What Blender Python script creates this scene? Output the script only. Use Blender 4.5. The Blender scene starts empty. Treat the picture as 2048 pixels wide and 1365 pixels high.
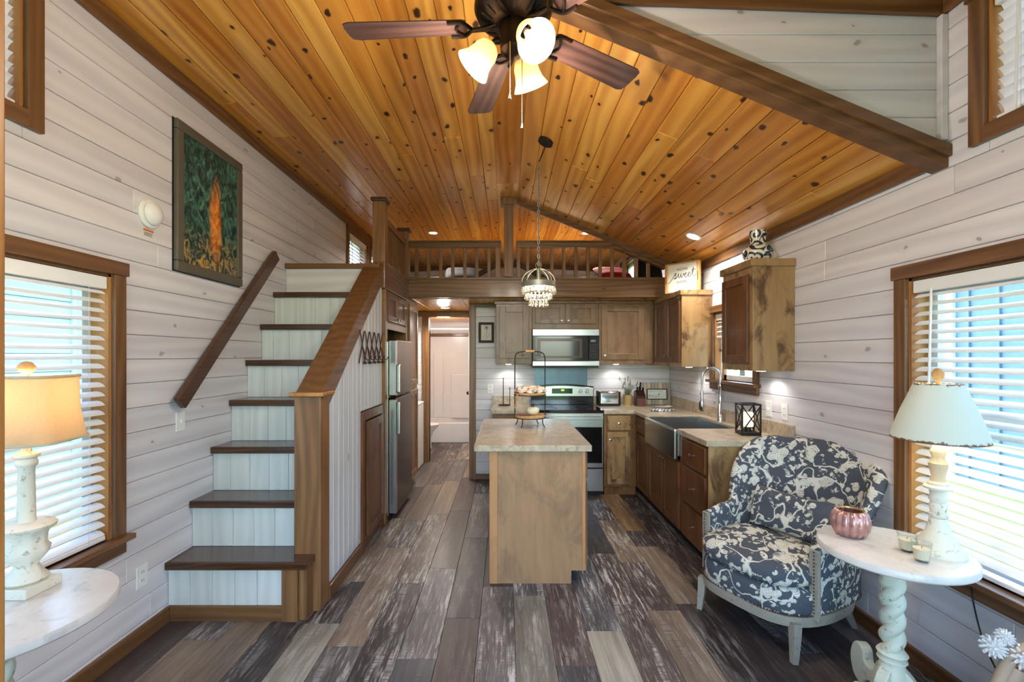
import bpy, bmesh, math, random
from mathutils import Vector, Matrix
random.seed(7)
R = math.radians
SC = bpy.context.scene
COL = SC.collection

# ------------------------------------------------------------------ camera, world, sun, exposure
cam_d = bpy.data.cameras.new('camera')
cam_d.lens = 16.0; cam_d.sensor_width = 36.0; cam_d.sensor_fit = 'HORIZONTAL'
cam_d.shift_x = (1024 - 1012) / 2048; cam_d.shift_y = (712 - 682.5) / 2048
cam_d.clip_start = 0.02
cam = bpy.data.objects.new('camera', cam_d); COL.objects.link(cam)
cam.location = (0, 0, 1.5); cam.rotation_euler = (R(90), 0, 0)
SC.camera = cam

wd = bpy.data.worlds.new('sky'); SC.world = wd; wd.use_nodes = True
wn = wd.node_tree; wn.nodes.clear()
sky = wn.nodes.new('ShaderNodeTexSky'); sky.sky_type = 'NISHITA'
sky.sun_disc = False; sky.sun_elevation = R(58); sky.sun_rotation = R(0); sky.air_density = 1.0; sky.dust_density = 1.0; sky.ozone_density = 1.0
bg = wn.nodes.new('ShaderNodeBackground'); bg.inputs[1].default_value = 0.92
wo = wn.nodes.new('ShaderNodeOutputWorld')
wn.links.new(sky.outputs[0], bg.inputs[0]); wn.links.new(bg.outputs[0], wo.inputs[0])

sun_d = bpy.data.lights.new('sun', 'SUN'); sun_d.energy = 2.2; sun_d.angle = R(1.0); sun_d.color = (1, .95, .87)
sun = bpy.data.objects.new('sun', sun_d); COL.objects.link(sun)
sun.rotation_euler = (R(-32), 0, 0)          # high, from beyond the kitchen end, so no beam enters the side windows

vs = SC.view_settings
vs.view_transform = 'Standard'; vs.look = 'None'; vs.gamma = 1.0; vs.use_curve_mapping = False
vs.exposure = 1.12
SC.cycles.max_bounces = 7; SC.cycles.diffuse_bounces = 5; SC.cycles.glossy_bounces = 3
SC.cycles.use_adaptive_sampling = True; SC.cycles.adaptive_threshold = .10
SC.cycles.transparent_max_bounces = 10; SC.cycles.transmission_bounces = 5
SC.cycles.sample_clamp_indirect = 6.0
SC.cycles.caustics_reflective = False; SC.cycles.caustics_refractive = False

LAMP_RECESS, LAMP_FAN, LAMP_SHADE, LAMP_PUCK, LAMP_CHAND = 85, 10, 2.8, 2.4, 4

# ------------------------------------------------------------------ helpers: geometry
class G:
    def __init__(s): s.v = []; s.f = []
    def add(s, vs_, fs):
        n = len(s.v); s.v += [tuple(p) for p in vs_]; s.f += [tuple(i + n for i in f) for f in fs]; return s
    def box(s, x0, x1, y0, y1, z0, z1):
        if x0 > x1: x0, x1 = x1, x0
        if y0 > y1: y0, y1 = y1, y0
        if z0 > z1: z0, z1 = z1, z0
        return s.add([(x0,y0,z0),(x1,y0,z0),(x1,y1,z0),(x0,y1,z0),(x0,y0,z1),(x1,y0,z1),(x1,y1,z1),(x0,y1,z1)],
                     [(0,3,2,1),(4,5,6,7),(0,1,5,4),(1,2,6,5),(2,3,7,6),(3,0,4,7)])
    def prism(s, poly, axis, a0, a1):
        n = len(poly); P = []
        for a in (a0, a1):
            for (u, w) in poly:
                P.append({'X': (a, u, w), 'Y': (u, a, w), 'Z': (u, w, a)}[axis])
        F = [tuple(range(n))[::-1], tuple(range(n, 2*n))] + [(i, (i+1) % n, n + (i+1) % n, n + i) for i in range(n)]
        return s.add(P, F)
    def bar(s, p, q, w, h, up=(0,0,1)):
        p = Vector(p); q = Vector(q); d = (q - p).normalized(); up = Vector(up)
        a = d.cross(up)
        if a.length < 1e-4: a = d.cross(Vector((1,0,0)))
        a.normalize(); b = a.cross(d).normalized()
        V = []
        for c in (p, q):
            for (i, j) in ((-1,-1),(1,-1),(1,1),(-1,1)): V.append(c + a*(i*w/2) + b*(j*h/2))
        return s.add(V, [(0,1,2,3),(7,6,5,4),(0,4,5,1),(1,5,6,2),(2,6,7,3),(3,7,4,0)])
    def lathe(s, prof, c=(0,0,0), n=24, sx=1, sy=1, a0=0, fn=None):
        V = []; F = []
        m = len(prof)
        for (r, z) in prof:
            for k in range(n):
                a = a0 + 2*math.pi*k/n
                rr = r*(fn(a, z) if fn else 1)
                V.append((c[0]+rr*math.cos(a)*sx, c[1]+rr*math.sin(a)*sy, c[2]+z))
        for i in range(m-1):
            for k in range(n):
                F.append((i*n+k, i*n+(k+1) % n, (i+1)*n+(k+1) % n, (i+1)*n+k))
        if prof[0][0] > 1e-5: F.append(tuple(range(n))[::-1])
        if prof[-1][0] > 1e-5: F.append(tuple((m-1)*n+k for k in range(n)))
        return s.add(V, F)
    def shell(s, prof, c=(0,0,0), n=24, **k):        # lathe of a closed profile (thin-walled vessel)
        V = []; F = []; m = len(prof); fn = k.get('fn')
        for (r, z) in prof:
            for j in range(n):
                a = 2*math.pi*j/n; rr = r*(fn(a, z) if fn else 1)
                V.append((c[0]+rr*math.cos(a), c[1]+rr*math.sin(a), c[2]+z))
        for i in range(m):
            i2 = (i+1) % m
            for j in range(n): F.append((i*n+j, i*n+(j+1) % n, i2*n+(j+1) % n, i2*n+j))
        return s.add(V, F)
    def tube(s, pts, r, n=8, closed=False):
        P = [Vector(p) for p in pts]; m = len(P)
        rs = r if isinstance(r, (list, tuple)) else [r]*m
        V = []; F = []; prev = None
        for i in range(m):
            if closed: d = P[(i+1) % m] - P[i-1]
            else: d = P[min(i+1, m-1)] - P[max(i-1, 0)]
            d.normalize()
            if prev is None:
                a = d.cross(Vector((0,0,1)))
                if a.length < .05: a = d.cross(Vector((1,0,0)))
            else:
                a = prev - d*prev.dot(d)
                if a.length < 1e-4: a = d.cross(Vector((1,0,0)))
            a.normalize(); prev = a; b = d.cross(a)
            for k in range(n):
                t = 2*math.pi*k/n
                V.append(P[i] + a*(rs[i]*math.cos(t)) + b*(rs[i]*math.sin(t)))
        for i in range(m if closed else m-1):
            j = (i+1) % m
            for k in range(n): F.append((i*n+k, i*n+(k+1) % n, j*n+(k+1) % n, j*n+k))
        if not closed: F += [tuple(range(n))[::-1], tuple((m-1)*n+k for k in range(n))]
        return s.add(V, F)
    def ball(s, c, r, n=12, m=8, sc=(1,1,1)):
        V = [(c[0], c[1], c[2]-r*sc[2])]; F = []
        for i in range(1, m):
            t = math.pi*i/m
            for k in range(n):
                a = 2*math.pi*k/n
                V.append((c[0]+r*sc[0]*math.sin(t)*math.cos(a), c[1]+r*sc[1]*math.sin(t)*math.sin(a), c[2]-r*sc[2]*math.cos(t)))
        V.append((c[0], c[1], c[2]+r*sc[2])); L = len(V)-1
        for k in range(n): F.append((0, 1+(k+1) % n, 1+k))
        for i in range(m-2):
            for k in range(n): F.append((1+i*n+k, 1+i*n+(k+1) % n, 1+(i+1)*n+(k+1) % n, 1+(i+1)*n+k))
        for k in range(n): F.append((L, 1+(m-2)*n+k, 1+(m-2)*n+(k+1) % n))
        return s.add(V, F)
    def ring(s, c, Rr, r, n=24, m=6, axis='Z', a0=0, a1=2*math.pi, sy=1):
        full = abs(a1-a0-2*math.pi) < 1e-4
        k = n if full else n+1
        pts = []
        for i in range(k):
            a = a0+(a1-a0)*i/n; u, w = Rr*math.cos(a), Rr*math.sin(a)*sy
            pts.append({'Z': (c[0]+u, c[1]+w, c[2]), 'X': (c[0], c[1]+u, c[2]+w), 'Y': (c[0]+u, c[1], c[2]+w)}[axis])
        return s.tube(pts, r, m, closed=full)
    def grid(s, fn, nu, nv, cu=False, cv=False):
        V = [fn(i/(nu if cu else nu-1), j/(nv if cv else nv-1)) for i in range(nu) for j in range(nv)]
        F = []
        for i in range(nu if cu else nu-1):
            for j in range(nv if cv else nv-1):
                i2 = (i+1) % nu; j2 = (j+1) % nv
                F.append((i*nv+j, i2*nv+j, i2*nv+j2, i*nv+j2))
        return s.add(V, F)
    def xf(s, M):
        s.v = [tuple(M @ Vector(p)) for p in s.v]; return s

def root_of(o):
    while o.parent: o = o.parent
    return o

def obj(name, g, mat, parent=None, w=False, smooth=None, bevel=0, seg=2, kind=None, label=None):
    """one mesh object; w=True: the shape is given in world coordinates although its thing stands elsewhere"""
    me = bpy.data.meshes.new(name)
    V = g.v
    if w and parent is not None:
        t = root_of(parent).location
        V = [(p[0]-t[0], p[1]-t[1], p[2]-t[2]) for p in V]
    me.from_pydata(V, [], g.f)
    bm = bmesh.new(); bm.from_mesh(me); bmesh.ops.recalc_face_normals(bm, faces=bm.faces); bm.to_mesh(me); bm.free()
    me.materials.append(mat)
    o = bpy.data.objects.new(name, me); COL.objects.link(o)
    if parent is not None: o.parent = parent
    if bevel:
        b = o.modifiers.new('bevel', 'BEVEL'); b.width = bevel; b.segments = seg; b.limit_method = 'ANGLE'; b.angle_limit = R(40)
    if smooth is not None:
        me.polygons.foreach_set('use_smooth', [True]*len(me.polygons))
        if smooth < 180: me.set_sharp_from_angle(angle=R(smooth))
    if kind: o['kind'] = kind
    if label: o['label'] = label
    return o

def tag(o, label, cat, group=None, kind=None):
    o['label'] = label; o['category'] = cat
    if group: o['group'] = group
    if kind: o['kind'] = kind
    return o

def thing(name, label, cat, loc=(0,0,0), rz=0, group=None, kind=None):
    o = bpy.data.objects.new(name, None); COL.objects.link(o)
    o.empty_display_size = .05
    o.location = loc; o.rotation_euler = (0, 0, rz)
    return tag(o, label, cat, group, kind)

def dup(o, parent=None):
    c = o.copy(); COL.objects.link(c)
    if parent is not None: c.parent = parent
    for ch in list(o.children): dup(ch, c)
    return c

def lamp(kind, loc, energy, color, parent=None, size=.03, spot=None, w=True):
    d = bpy.data.lights.new('light', kind); d.energy = energy; d.color = color
    if kind in ('POINT', 'SPOT'): d.shadow_soft_size = size
    if kind == 'SPOT': d.spot_size = R(spot); d.spot_blend = .6
    o = bpy.data.objects.new('light', d); COL.objects.link(o)
    o.location = loc
    if parent is not None:
        if w:
            t = root_of(parent).location; o.location = (loc[0]-t[0], loc[1]-t[1], loc[2]-t[2])
        o.parent = parent
    return o

def crom(pts, n=6, closed=False):
    """smooth curve through points"""
    P = [Vector(p) for p in pts]; out = []; m = len(P)
    for i in range(m if closed else m-1):
        g = lambda k: P[k % m] if closed else P[max(0, min(m-1, k))]
        p0, p1, p2, p3 = g(i-1), g(i), g(i+1), g(i+2)
        for k in range(n):
            t = k/n
            out.append(.5*((2*p1)+(p2-p0)*t+(2*p0-5*p1+4*p2-p3)*t*t+(3*p1-p0-3*p2+p3)*t**3))
    if not closed: out.append(P[-1])
    return out

# ------------------------------------------------------------------ helpers: materials
def c(r, g, b):
    f = lambda x: (x/255/12.92) if x <= 10 else ((x/255+.055)/1.055)**2.4
    return (f(r), f(g), f(b), 1)

class N:
    def __init__(s, name):
        s.m = bpy.data.materials.new(name); s.m.use_nodes = True; s.t = s.m.node_tree; s.t.nodes.clear()
        s.out = s.n('OutputMaterial'); s.p = s.n('BsdfPrincipled'); s.l(s.p.outputs[0], s.out.inputs[0])
    def n(s, t, **k):
        x = s.t.nodes.new('ShaderNode'+t)
        for a, b in k.items(): setattr(x, a, b)
        return x
    def l(s, a, b): s.t.links.new(a, b)
    def val(s, x, i, v):
        if hasattr(v, 'is_linked') or isinstance(v, bpy.types.NodeSocket): s.l(v, x.inputs[i])
        else: x.inputs[i].default_value = v
    def math(s, op, a, b=0.0, c_=0.0):
        x = s.n('Math', operation=op); s.val(x, 0, a); s.val(x, 1, b); s.val(x, 2, c_); return x.outputs[0]
    def mix(s, f, a, b, blend='MIX'):
        x = s.n('Mix', data_type='RGBA', blend_type=blend); s.val(x, 0, f); s.val(x, 6, a); s.val(x, 7, b); return x.outputs[2]
    def ramp(s, f, stops, interp='LINEAR'):
        x = s.n('ValToRGB'); s.l(f, x.inputs[0]); e = x.color_ramp; e.interpolation = interp
        while len(e.elements) < len(stops): e.elements.new(.5)
        for k, (p, col) in enumerate(stops):
            e.elements[k].position = p
            e.elements[k].color = col if isinstance(col, tuple) else (col, col, col, 1)
        return x.outputs[0]
    def coords(s, axes=None, rnd=True, kind='Object'):
        tc = s.n('TexCoord'); v = tc.outputs[kind]
        if axes:
            sp = s.n('SeparateXYZ'); s.l(v, sp.inputs[0]); cb = s.n('CombineXYZ')
            rest = [a for a in 'XYZ' if a not in axes][0]
            for k, a in enumerate(axes+rest): s.l(sp.outputs['XYZ'.index(a)], cb.inputs[k])
            v = cb.outputs[0]
        if rnd:
            oi = s.n('ObjectInfo'); m = s.n('VectorMath', operation='SCALE'); m.inputs[0].default_value = (37.3, 91.7, 53.1)
            s.l(oi.outputs['Random'], m.inputs['Scale'])
            a = s.n('VectorMath', operation='ADD'); s.l(v, a.inputs[0]); s.l(m.outputs[0], a.inputs[1]); v = a.outputs[0]
        return v
    def scale(s, v, sc):
        m = s.n('VectorMath', operation='MULTIPLY'); s.l(v, m.inputs[0]); m.inputs[1].default_value = sc; return m.outputs[0]
    def noise(s, v, sc=1, det=4, rough=.55, dist=0):
        x = s.n('TexNoise'); s.l(v, x.inputs['Vector']); x.inputs['Scale'].default_value = sc; x.inputs['Detail'].default_value = det
        x.inputs['Roughness'].default_value = rough; x.inputs['Distortion'].default_value = dist; return x.outputs[0]
    def vor(s, v, sc, dims='3D', feat='F1', rand=1.0):
        x = s.n('TexVoronoi', voronoi_dimensions=dims, feature=feat); s.l(v, x.inputs['Vector']); x.inputs['Scale'].default_value = sc
        x.inputs['Randomness'].default_value = rand; return x
    def bump(s, h, strength=.2, dist=.005):
        x = s.n('Bump'); x.inputs['Strength'].default_value = strength; x.inputs['Distance'].default_value = dist
        s.l(h, x.inputs['Height']); s.l(x.outputs[0], s.p.inputs['Normal'])
    def fin(s, col=None, rough=.5, metal=0, coat=0, spec=.5, trans=0, ior=1.45, emis=None, es=0):
        if col is not None: s.val(s.p, 'Base Color', col)
        s.val(s.p, 'Roughness', rough); s.val(s.p, 'Metallic', metal)
        s.p.inputs['Coat Weight'].default_value = coat; s.p.inputs['Coat Roughness'].default_value = .15
        s.p.inputs['Specular IOR Level'].default_value = spec
        s.p.inputs['Transmission Weight'].default_value = trans; s.p.inputs['IOR'].default_value = ior
        if emis is not None: s.p.inputs['Emission Color'].default_value = emis; s.p.inputs['Emission Strength'].default_value = es
        return s.m

def plain(name, col, rough=.5, metal=0, var=.06, sc=8, **k):
    m = N(name); v = m.coords(); n = m.noise(v, sc, 3)
    dk = tuple(x*(1-var*3) for x in col[:3])+(1,)
    return m.fin(m.mix(m.ramp(n, [(.3, 0.), (.75, 1.)]), dk, col), rough, metal, **k)

def wood(name, light, dark, knot, axes, grain=28, along=1.6, rough=.45, coat=0, knots=0, ksc=3.2, tint=.5, streak=0, bump=.12, rings=.24, kbig=1.0, vary=None):
    """grain runs along the second of the two axes"""
    m = N(name); v = m.coords(axes)
    w0 = m.noise(m.scale(v, (3.0, .8, 3.0)), 1, 0)
    # warp the grain sideways so that it wanders
    ad = m.n('VectorMath', operation='MULTIPLY_ADD'); cb = m.n('CombineXYZ'); m.l(w0, cb.inputs[0])
    m.l(cb.outputs[0], ad.inputs[0]); ad.inputs[1].default_value = (.12, 0, 0); m.l(v, ad.inputs[2]); v2 = ad.outputs[0]
    n1 = m.noise(m.scale(v2, (grain, along, grain)), 1, 3, .6)
    n2 = m.noise(m.scale(v, (2.2, .7, 2.2)), 1, 0)
    wv = m.n('TexWave', wave_type='BANDS', bands_direction='X'); m.l(m.scale(v2, (1, .16, 1)), wv.inputs['Vector'])
    wv.inputs['Scale'].default_value = grain*.22; wv.inputs['Distortion'].default_value = 5; wv.inputs['Detail'].default_value = 1; wv.inputs['Detail Scale'].default_value = 1.2
    f = m.math('ADD', m.math('MULTIPLY', n1, 1-rings), m.math('MULTIPLY', wv.outputs[1], rings))
    f = m.ramp(f, [(.28, 0.), (.72, 1.)])
    col = m.mix(f, dark, light)
    oi = m.n('ObjectInfo')
    tn = m.math('ADD', m.math('MULTIPLY', oi.outputs['Random'], .7), m.math('MULTIPLY', n2, .5))
    mid = tuple(dark[i]*.55+light[i]*.45 for i in range(3))+(1,)
    col = m.mix(m.math('MULTIPLY', m.ramp(tn, [(.35, 1.), (.8, 0.)]), tint), col, mid)
    if vary:
        wn_ = m.n('TexWhiteNoise', noise_dimensions='1D'); m.l(oi.outputs['Random'], wn_.inputs['W'])
        col = m.mix(1.0, col, m.ramp(wn_.outputs['Value'], [(.0, vary[0]), (.5, vary[1]), (1., vary[2])]), 'MULTIPLY')
    if streak:
        st = m.ramp(m.noise(m.scale(v, (14, .5, 14)), 1, 3), [(.56, 0.), (.68, 1.)])
        col = m.mix(m.math('MULTIPLY', st, streak), col, knot)
    if knots:
        wp = m.n('VectorMath', operation='MULTIPLY'); nz = m.n('TexNoise'); m.l(v, nz.inputs['Vector']); nz.inputs['Scale'].default_value = 17
        m.l(nz.outputs['Color'], wp.inputs[0]); wp.inputs[1].default_value = (.03, .07, 0)
        av = m.n('VectorMath', operation='ADD'); m.l(v, av.inputs[0]); m.l(wp.outputs[0], av.inputs[1])
        vo = m.vor(m.scale(av.outputs[0], (1.0, .62, 1)), ksc, '2D')
        sp = m.n('SeparateXYZ'); m.l(vo.outputs['Color'], sp.inputs[0])
        pick = m.math('LESS_THAN', sp.outputs[0], knots)
        size = m.math('MULTIPLY_ADD', sp.outputs[1], .045*kbig, .025*kbig)
        d = m.math('DIVIDE', vo.outputs['Distance'], size)
        k = m.ramp(d, [(.0, 1.), (.55, .85), (1., .35), (1.0, 0.)] if False else [(0., 1.), (.62, .95), (.8, .45), (1., 0.)])
        halo = m.ramp(m.math('DIVIDE', d, 3.2), [(.25, .5), (1., 0.)])
        col = m.mix(m.math('MULTIPLY', halo, pick), col, dark)
        col = m.mix(m.math('MULTIPLY', k, pick), col, knot)
        
    m.bump(n1, bump, .003)
    return m.fin(col, rough, coat=coat)

MT = {}
# ------------------------------------------------------------------ materials
for ax, key in (('ZY', 'side'), ('ZX', 'back'), ('YZ', 'rise')):
    MT['white_'+key] = wood('whitewashed_pine_'+key, c(229,228,230), c(208,206,211), c(168,158,152), ax, grain=16, along=1.0, rough=.42, knots=.42, ksc=4.2, tint=.35, bump=.05, rings=.25, vary=(c(255,252,250), c(252,252,254), c(244,240,240)))
MT['white_v'] = wood('whitewashed_board', c(216,219,214), c(196,200,197), c(140,132,124), 'XZ', grain=20, along=1.2, rough=.4, knots=.25, ksc=4, tint=.45, bump=.06)
MT['white_vy'] = wood('whitewashed_beadboard', c(216,220,226), c(198,203,210), c(150,145,140), 'YZ', grain=20, along=1.2, rough=.4, knots=.1, ksc=4, tint=.3, bump=.05)
MT['pine'] = wood('amber_pine', c(242,186,96), c(206,138,54), c(48,18,8), 'XY', grain=18, along=.8, rough=.3, coat=.3, knots=.85, ksc=5.6, tint=.3, streak=.22, bump=.08, rings=.3, kbig=1.9, vary=(c(255,255,244), c(246,232,204), c(216,184,146)))
MT['trim_y'] = wood('brown_stained_trim_y', c(130,90,56), c(86,56,32), c(44,24,12), 'ZY', grain=30, rough=.4, coat=.15, knots=.2, tint=.5)
MT['trim_x'] = wood('brown_stained_trim_x', c(132,94,58), c(90,60,34), c(44,24,12), 'ZX', grain=30, rough=.4, coat=.15, knots=.2, tint=.5)
MT['trim_z'] = wood('brown_stained_trim_z', c(132,94,58), c(88,58,33), c(46,26,12), 'YZ', grain=30, rough=.4, coat=.15, knots=.25, tint=.5)
MT['post'] = wood('stained_post', c(146,104,66), c(102,70,42), c(44,24,12), 'XZ', grain=26, rough=.4, coat=.15, knots=.2, tint=.4)
MT['rake'] = wood('stained_rake_board', c(128,90,56), c(84,54,30), c(48,26,12), 'ZX', grain=26, along=1.5, rough=.45, knots=.2, tint=.4)
MT['tread'] = wood('dark_stained_tread', c(96,60,36), c(48,28,17), c(26,14,8), 'YX', grain=34, along=1.3, rough=.22, coat=.5, tint=.4)
MT['nose'] = wood('dark_grain', c(92,56,30), c(36,20,12), c(20,10,6), 'ZX', grain=50, along=2.2, rough=.3, coat=.3, tint=.3)
MT['rail'] = wood('dark_handrail', c(98,62,40), c(56,34,22), c(30,18,10), 'ZY', grain=40, rough=.35, coat=.3, tint=.4)
MT['doorwood'] = wood('honey_door_wood', c(196,140,78), c(150,96,46), c(80,44,18), 'YZ', grain=30, rough=.4, tint=.3)

def cabwood(name, axes, light, dark, blotch, amt):
    m = N(name); v = m.coords(axes)
    n1 = m.noise(m.scale(v, (14, 1.6, 14)), 1, 4, .6); n2 = m.noise(m.scale(v, (6, 3.4, 6)), 1, 5, .65, .8)
    col = m.mix(m.ramp(n1, [(.3, 0.), (.7, 1.)]), dark, light)
    col = m.mix(m.math('MULTIPLY', m.ramp(n2, [(.50, 0.), (.66, 1.)]), amt), col, blotch)
    m.bump(n1, .05, .002)
    return m.fin(col, .38, coat=.2)
MT['cab_x'] = cabwood('cabinet_maple_light_greyed', 'XZ', c(140,110,80), c(116,88,62), c(84,62,46), .55)  # same cabinet wood, greyed in its colour for the light at the back
MT['cab_y'] = cabwood('cabinet_maple_side', 'YZ', c(150,108,62), c(112,76,40), c(66,40,20), .6)
MT['cab_dark'] = cabwood('cabinet_maple_dark', 'YZ', c(122,76,40), c(86,50,24), c(52,28,14), .5)
MT['cab_h'] = cabwood('cabinet_end_panel', 'XZ', c(172,138,94), c(148,114,74), c(78,50,28), .9)
MT['isl'] = cabwood('island_panel_maple', 'XZ', c(172,134,98), c(152,115,82), c(112,84,62), .55)
MT['isl_trim'] = cabwood('island_trim_maple', 'XZ', c(192,142,96), c(170,122,80), c(140,100,60), .4)

def floor_mat():
    m = N('weathered_plank'); v = m.coords('XY'); oi = m.n('ObjectInfo')
    base = oi.outputs['Color']
    g1 = m.noise(m.scale(v, (34, 1.4, 1)), 1, 5, .65)
    g2 = m.noise(m.scale(v, (7, .9, 1)), 1, 4)
    col = m.mix(m.ramp(g1, [(.25, .62), (.7, 0.)]), base, c(32,28,28))
    col = m.mix(m.ramp(g2, [(.42, .45), (.6, 0.)]), col, c(50,44,44))
    # worn paint: long white scuffs broken up by fine cross-cut saw marks
    sp = m.n('SeparateXYZ'); m.l(v, sp.inputs[0])
    wn_ = m.n('TexWhiteNoise', noise_dimensions='1D'); m.l(oi.outputs['Random'], wn_.inputs['W'])
    per = m.ramp(wn_.outputs['Value'], [(.25, .12), (.75, 1.)])
    zone = m.ramp(m.noise(m.scale(v, (7, 1.6, 1)), 1, 3), [(.40, 0.), (.58, 1.)])
    s1 = m.ramp(m.noise(m.scale(v, (52, 4.5, 1)), 1, 5, .7), [(.52, 0.), (.60, 1.)])
    s2 = m.ramp(m.noise(m.scale(v, (150, 9, 1)), 1, 3, .6), [(.56, 0.), (.66, 1.)])
    saw = m.ramp(m.noise(m.scale(v, (9, 210, 1)), 1, 1), [(.42, .15), (.56, 1.)])
    sz = m.ramp(m.noise(m.scale(v, (16, 2.2, 1)), 1, 2), [(.5, 0.), (.6, 1.)])
    w1 = m.math('MULTIPLY', s1, zone)
    w2 = m.math('MULTIPLY', m.math('MULTIPLY', saw, sz), m.math('MULTIPLY', s2, .0) if False else m.ramp(m.noise(m.scale(v, (40, 3, 1)), 1, 2), [(.48, 0.), (.6, .8)]))
    wear = m.math('MULTIPLY', m.math('MAXIMUM', m.math('MAXIMUM', w1, w2), m.math('MULTIPLY', s2, .35)), per)
    col = m.mix(m.math('MULTIPLY', wear, .8), col, c(214,211,208))
    m.bump(g1, .12, .002)
    rg = m.ramp(g2, [(.3, .34), (.7, .5)])
    return m.fin(col, rg, spec=.5)
MT['floor'] = floor_mat()

def stone(name, a, b_, vein, sc=1):
    m = N(name); v = m.coords()
    n1 = m.noise(v, 9*sc, 8, .68, 1.2); n2 = m.noise(v, 26*sc, 5, .6, .8)
    col = m.mix(m.ramp(n1, [(.35, 0.), (.62, 1.)]), b_, a)
    col = m.mix(m.ramp(n2, [(.56, 0.), (.66, .7)]), col, vein)
    return m.fin(col, .28, coat=.2)
MT['counter'] = stone('mottled_laminate', c(198,184,162), c(164,146,122), c(118,102,84))
MT['marble'] = stone('white_marbled_top', c(222,220,216), c(206,204,202), c(182,180,180), .5)

def painted(name, base, chip, amt=.5, sc=1):
    m = N(name); v = m.coords()
    n1 = m.noise(v, 30*sc, 6, .7); n2 = m.noise(m.scale(v, (1, 1, .35)), 60*sc, 3, .6)
    f = m.math('MULTIPLY', m.ramp(n1, [(.56, 0.), (.63, 1.)]), m.ramp(n2, [(.45, .2), (.6, 1.)]))
    m.bump(n1, .15, .002)
    return m.fin(m.mix(m.math('MULTIPLY', f, amt), base, chip), .55)
MT['chalk'] = painted('distressed_white_paint', c(222,220,206), c(112,108,92), .75)
MT['chalkgreen'] = painted('distressed_pale_green_paint', c(206,212,196), c(104,112,98), .7)
MT['greywash'] = painted('grey_washed_oak', c(148,144,134), c(98,92,84), .85, 1.5)

def toile():
    m = N('slate_toile_fabric'); v = m.coords(rnd=True)
    dz = m.n('TexNoise'); m.l(v, dz.inputs['Vector']); dz.inputs['Scale'].default_value = 11; dz.inputs['Detail'].default_value = 2
    av = m.n('VectorMath', operation='MULTIPLY_ADD'); m.l(dz.outputs['Color'], av.inputs[0]); av.inputs[1].default_value = (.05,.05,.05); m.l(v, av.inputs[2]); vd = av.outputs[0]
    # scrolling stems: contour lines of a smooth field
    f1 = m.noise(vd, 6.5, 1, .3); stem = m.ramp(m.math('ABSOLUTE', m.math('SUBTRACT', f1, .5)), [(.008, 1.), (.016, 0.)])
    def blossom(scale, petals, rad, pk):
        vo = m.vor(v, scale); d = m.n('VectorMath', operation='SUBTRACT'); s0 = m.n('VectorMath', operation='SCALE'); m.l(v, s0.inputs[0]); s0.inputs['Scale'].default_value = 1
        m.l(v, d.inputs[0]); m.l(vo.outputs['Position'], d.inputs[1])
        sp = m.n('SeparateXYZ'); m.l(d.outputs[0], sp.inputs[0])
        ang = m.math('ARCTAN2', sp.outputs[2], m.math('ADD', sp.outputs[0], sp.outputs[1]))
        pet = m.math('SINE', m.math('MULTIPLY', ang, petals))
        lim = m.math('MULTIPLY_ADD', pet, rad*.28, rad)
        cs = m.n('SeparateXYZ'); m.l(vo.outputs['Color'], cs.inputs[0])
        inside = m.math('LESS_THAN', vo.outputs['Distance'], lim)
        ringl = m.math('SINE', m.math('MULTIPLY', vo.outputs['Distance'], 62/ rad * .55))
        ringl = m.ramp(ringl, [(.0, 1.), (.75, 1.), (.95, .15)])
        rib = m.ramp(m.math('ABSOLUTE', pet), [(.02, .25), (.2, 1.)])
        return m.math('MULTIPLY', m.math('MULTIPLY', inside, m.math('MULTIPLY', ringl, rib)), m.math('LESS_THAN', cs.outputs[0], pk))
    b1 = blossom(6.0, 4.0, .32, .9); b2 = blossom(13, 2.5, .34, .6); b3 = blossom(24, 1.5, .35, .4)
    leaf = m.math('MULTIPLY', m.ramp(m.noise(vd, 38, 3, .6), [(.55, 0.), (.58, 1.)]), m.ramp(m.noise(v, 9, 1), [(.5, 0.), (.56, 1.)]))
    f = m.math('MAXIMUM', m.math('MAXIMUM', stem, b1), m.math('MAXIMUM', m.math('MAXIMUM', b2, b3), leaf))
    weave = m.noise(v, 420, 1)
    col = m.mix(f, m.mix(weave, c(70,77,88), c(87,94,104)), m.mix(weave, c(206,208,198), c(226,226,216)))
    m.bump(weave, .12, .001)
    return m.fin(col, .85, spec=.2)
MT['toile'] = toile()

def steel(name, col, rough, axis=2):
    m = N(name); v = m.coords(); sc = [3,3,3]; sc[axis] = 120
    n = m.noise(m.scale(v, tuple(sc)), 1, 2)
    return m.fin(m.mix(m.math('MULTIPLY', n, .25), col, tuple(x*.8 for x in col[:3])+(1,)), rough, 1.0)
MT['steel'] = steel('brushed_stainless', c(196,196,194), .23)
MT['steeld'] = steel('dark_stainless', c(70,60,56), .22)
MT['chrome'] = plain('chrome', c(225,225,226), .1, 1, var=.01)
MT['nickel'] = plain('satin_nickel', c(205,203,198), .25, 1, var=.02)
MT['bronze'] = plain('oil_rubbed_bronze', c(62,50,42), .35, .85, var=.05)
MT['iron'] = plain('black_iron', c(44,42,42), .5, .5)
MT['rust'] = plain('rusty_brown_iron', c(84,54,44), .6, .3)
MT['black'] = plain('black_gloss', c(12,12,14), .08, 0, var=.02, coat=.5)
MT['blackm'] = plain('black_matte', c(24,24,26), .5)
MT['galv'] = plain('galvanised_metal', c(150,150,142), .45, .6)
MT['zinc'] = plain('blue_grey_sheet_metal', c(96,112,122), .3, .7)
MT['white'] = plain('white_plastic', c(236,236,234), .35, var=.01)
MT['porcelain'] = plain('white_porcelain', c(240,240,240), .12, var=.01, coat=.4)
MT['fibre'] = plain('white_fibreglass', c(222,220,220), .25, var=.015)
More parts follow.
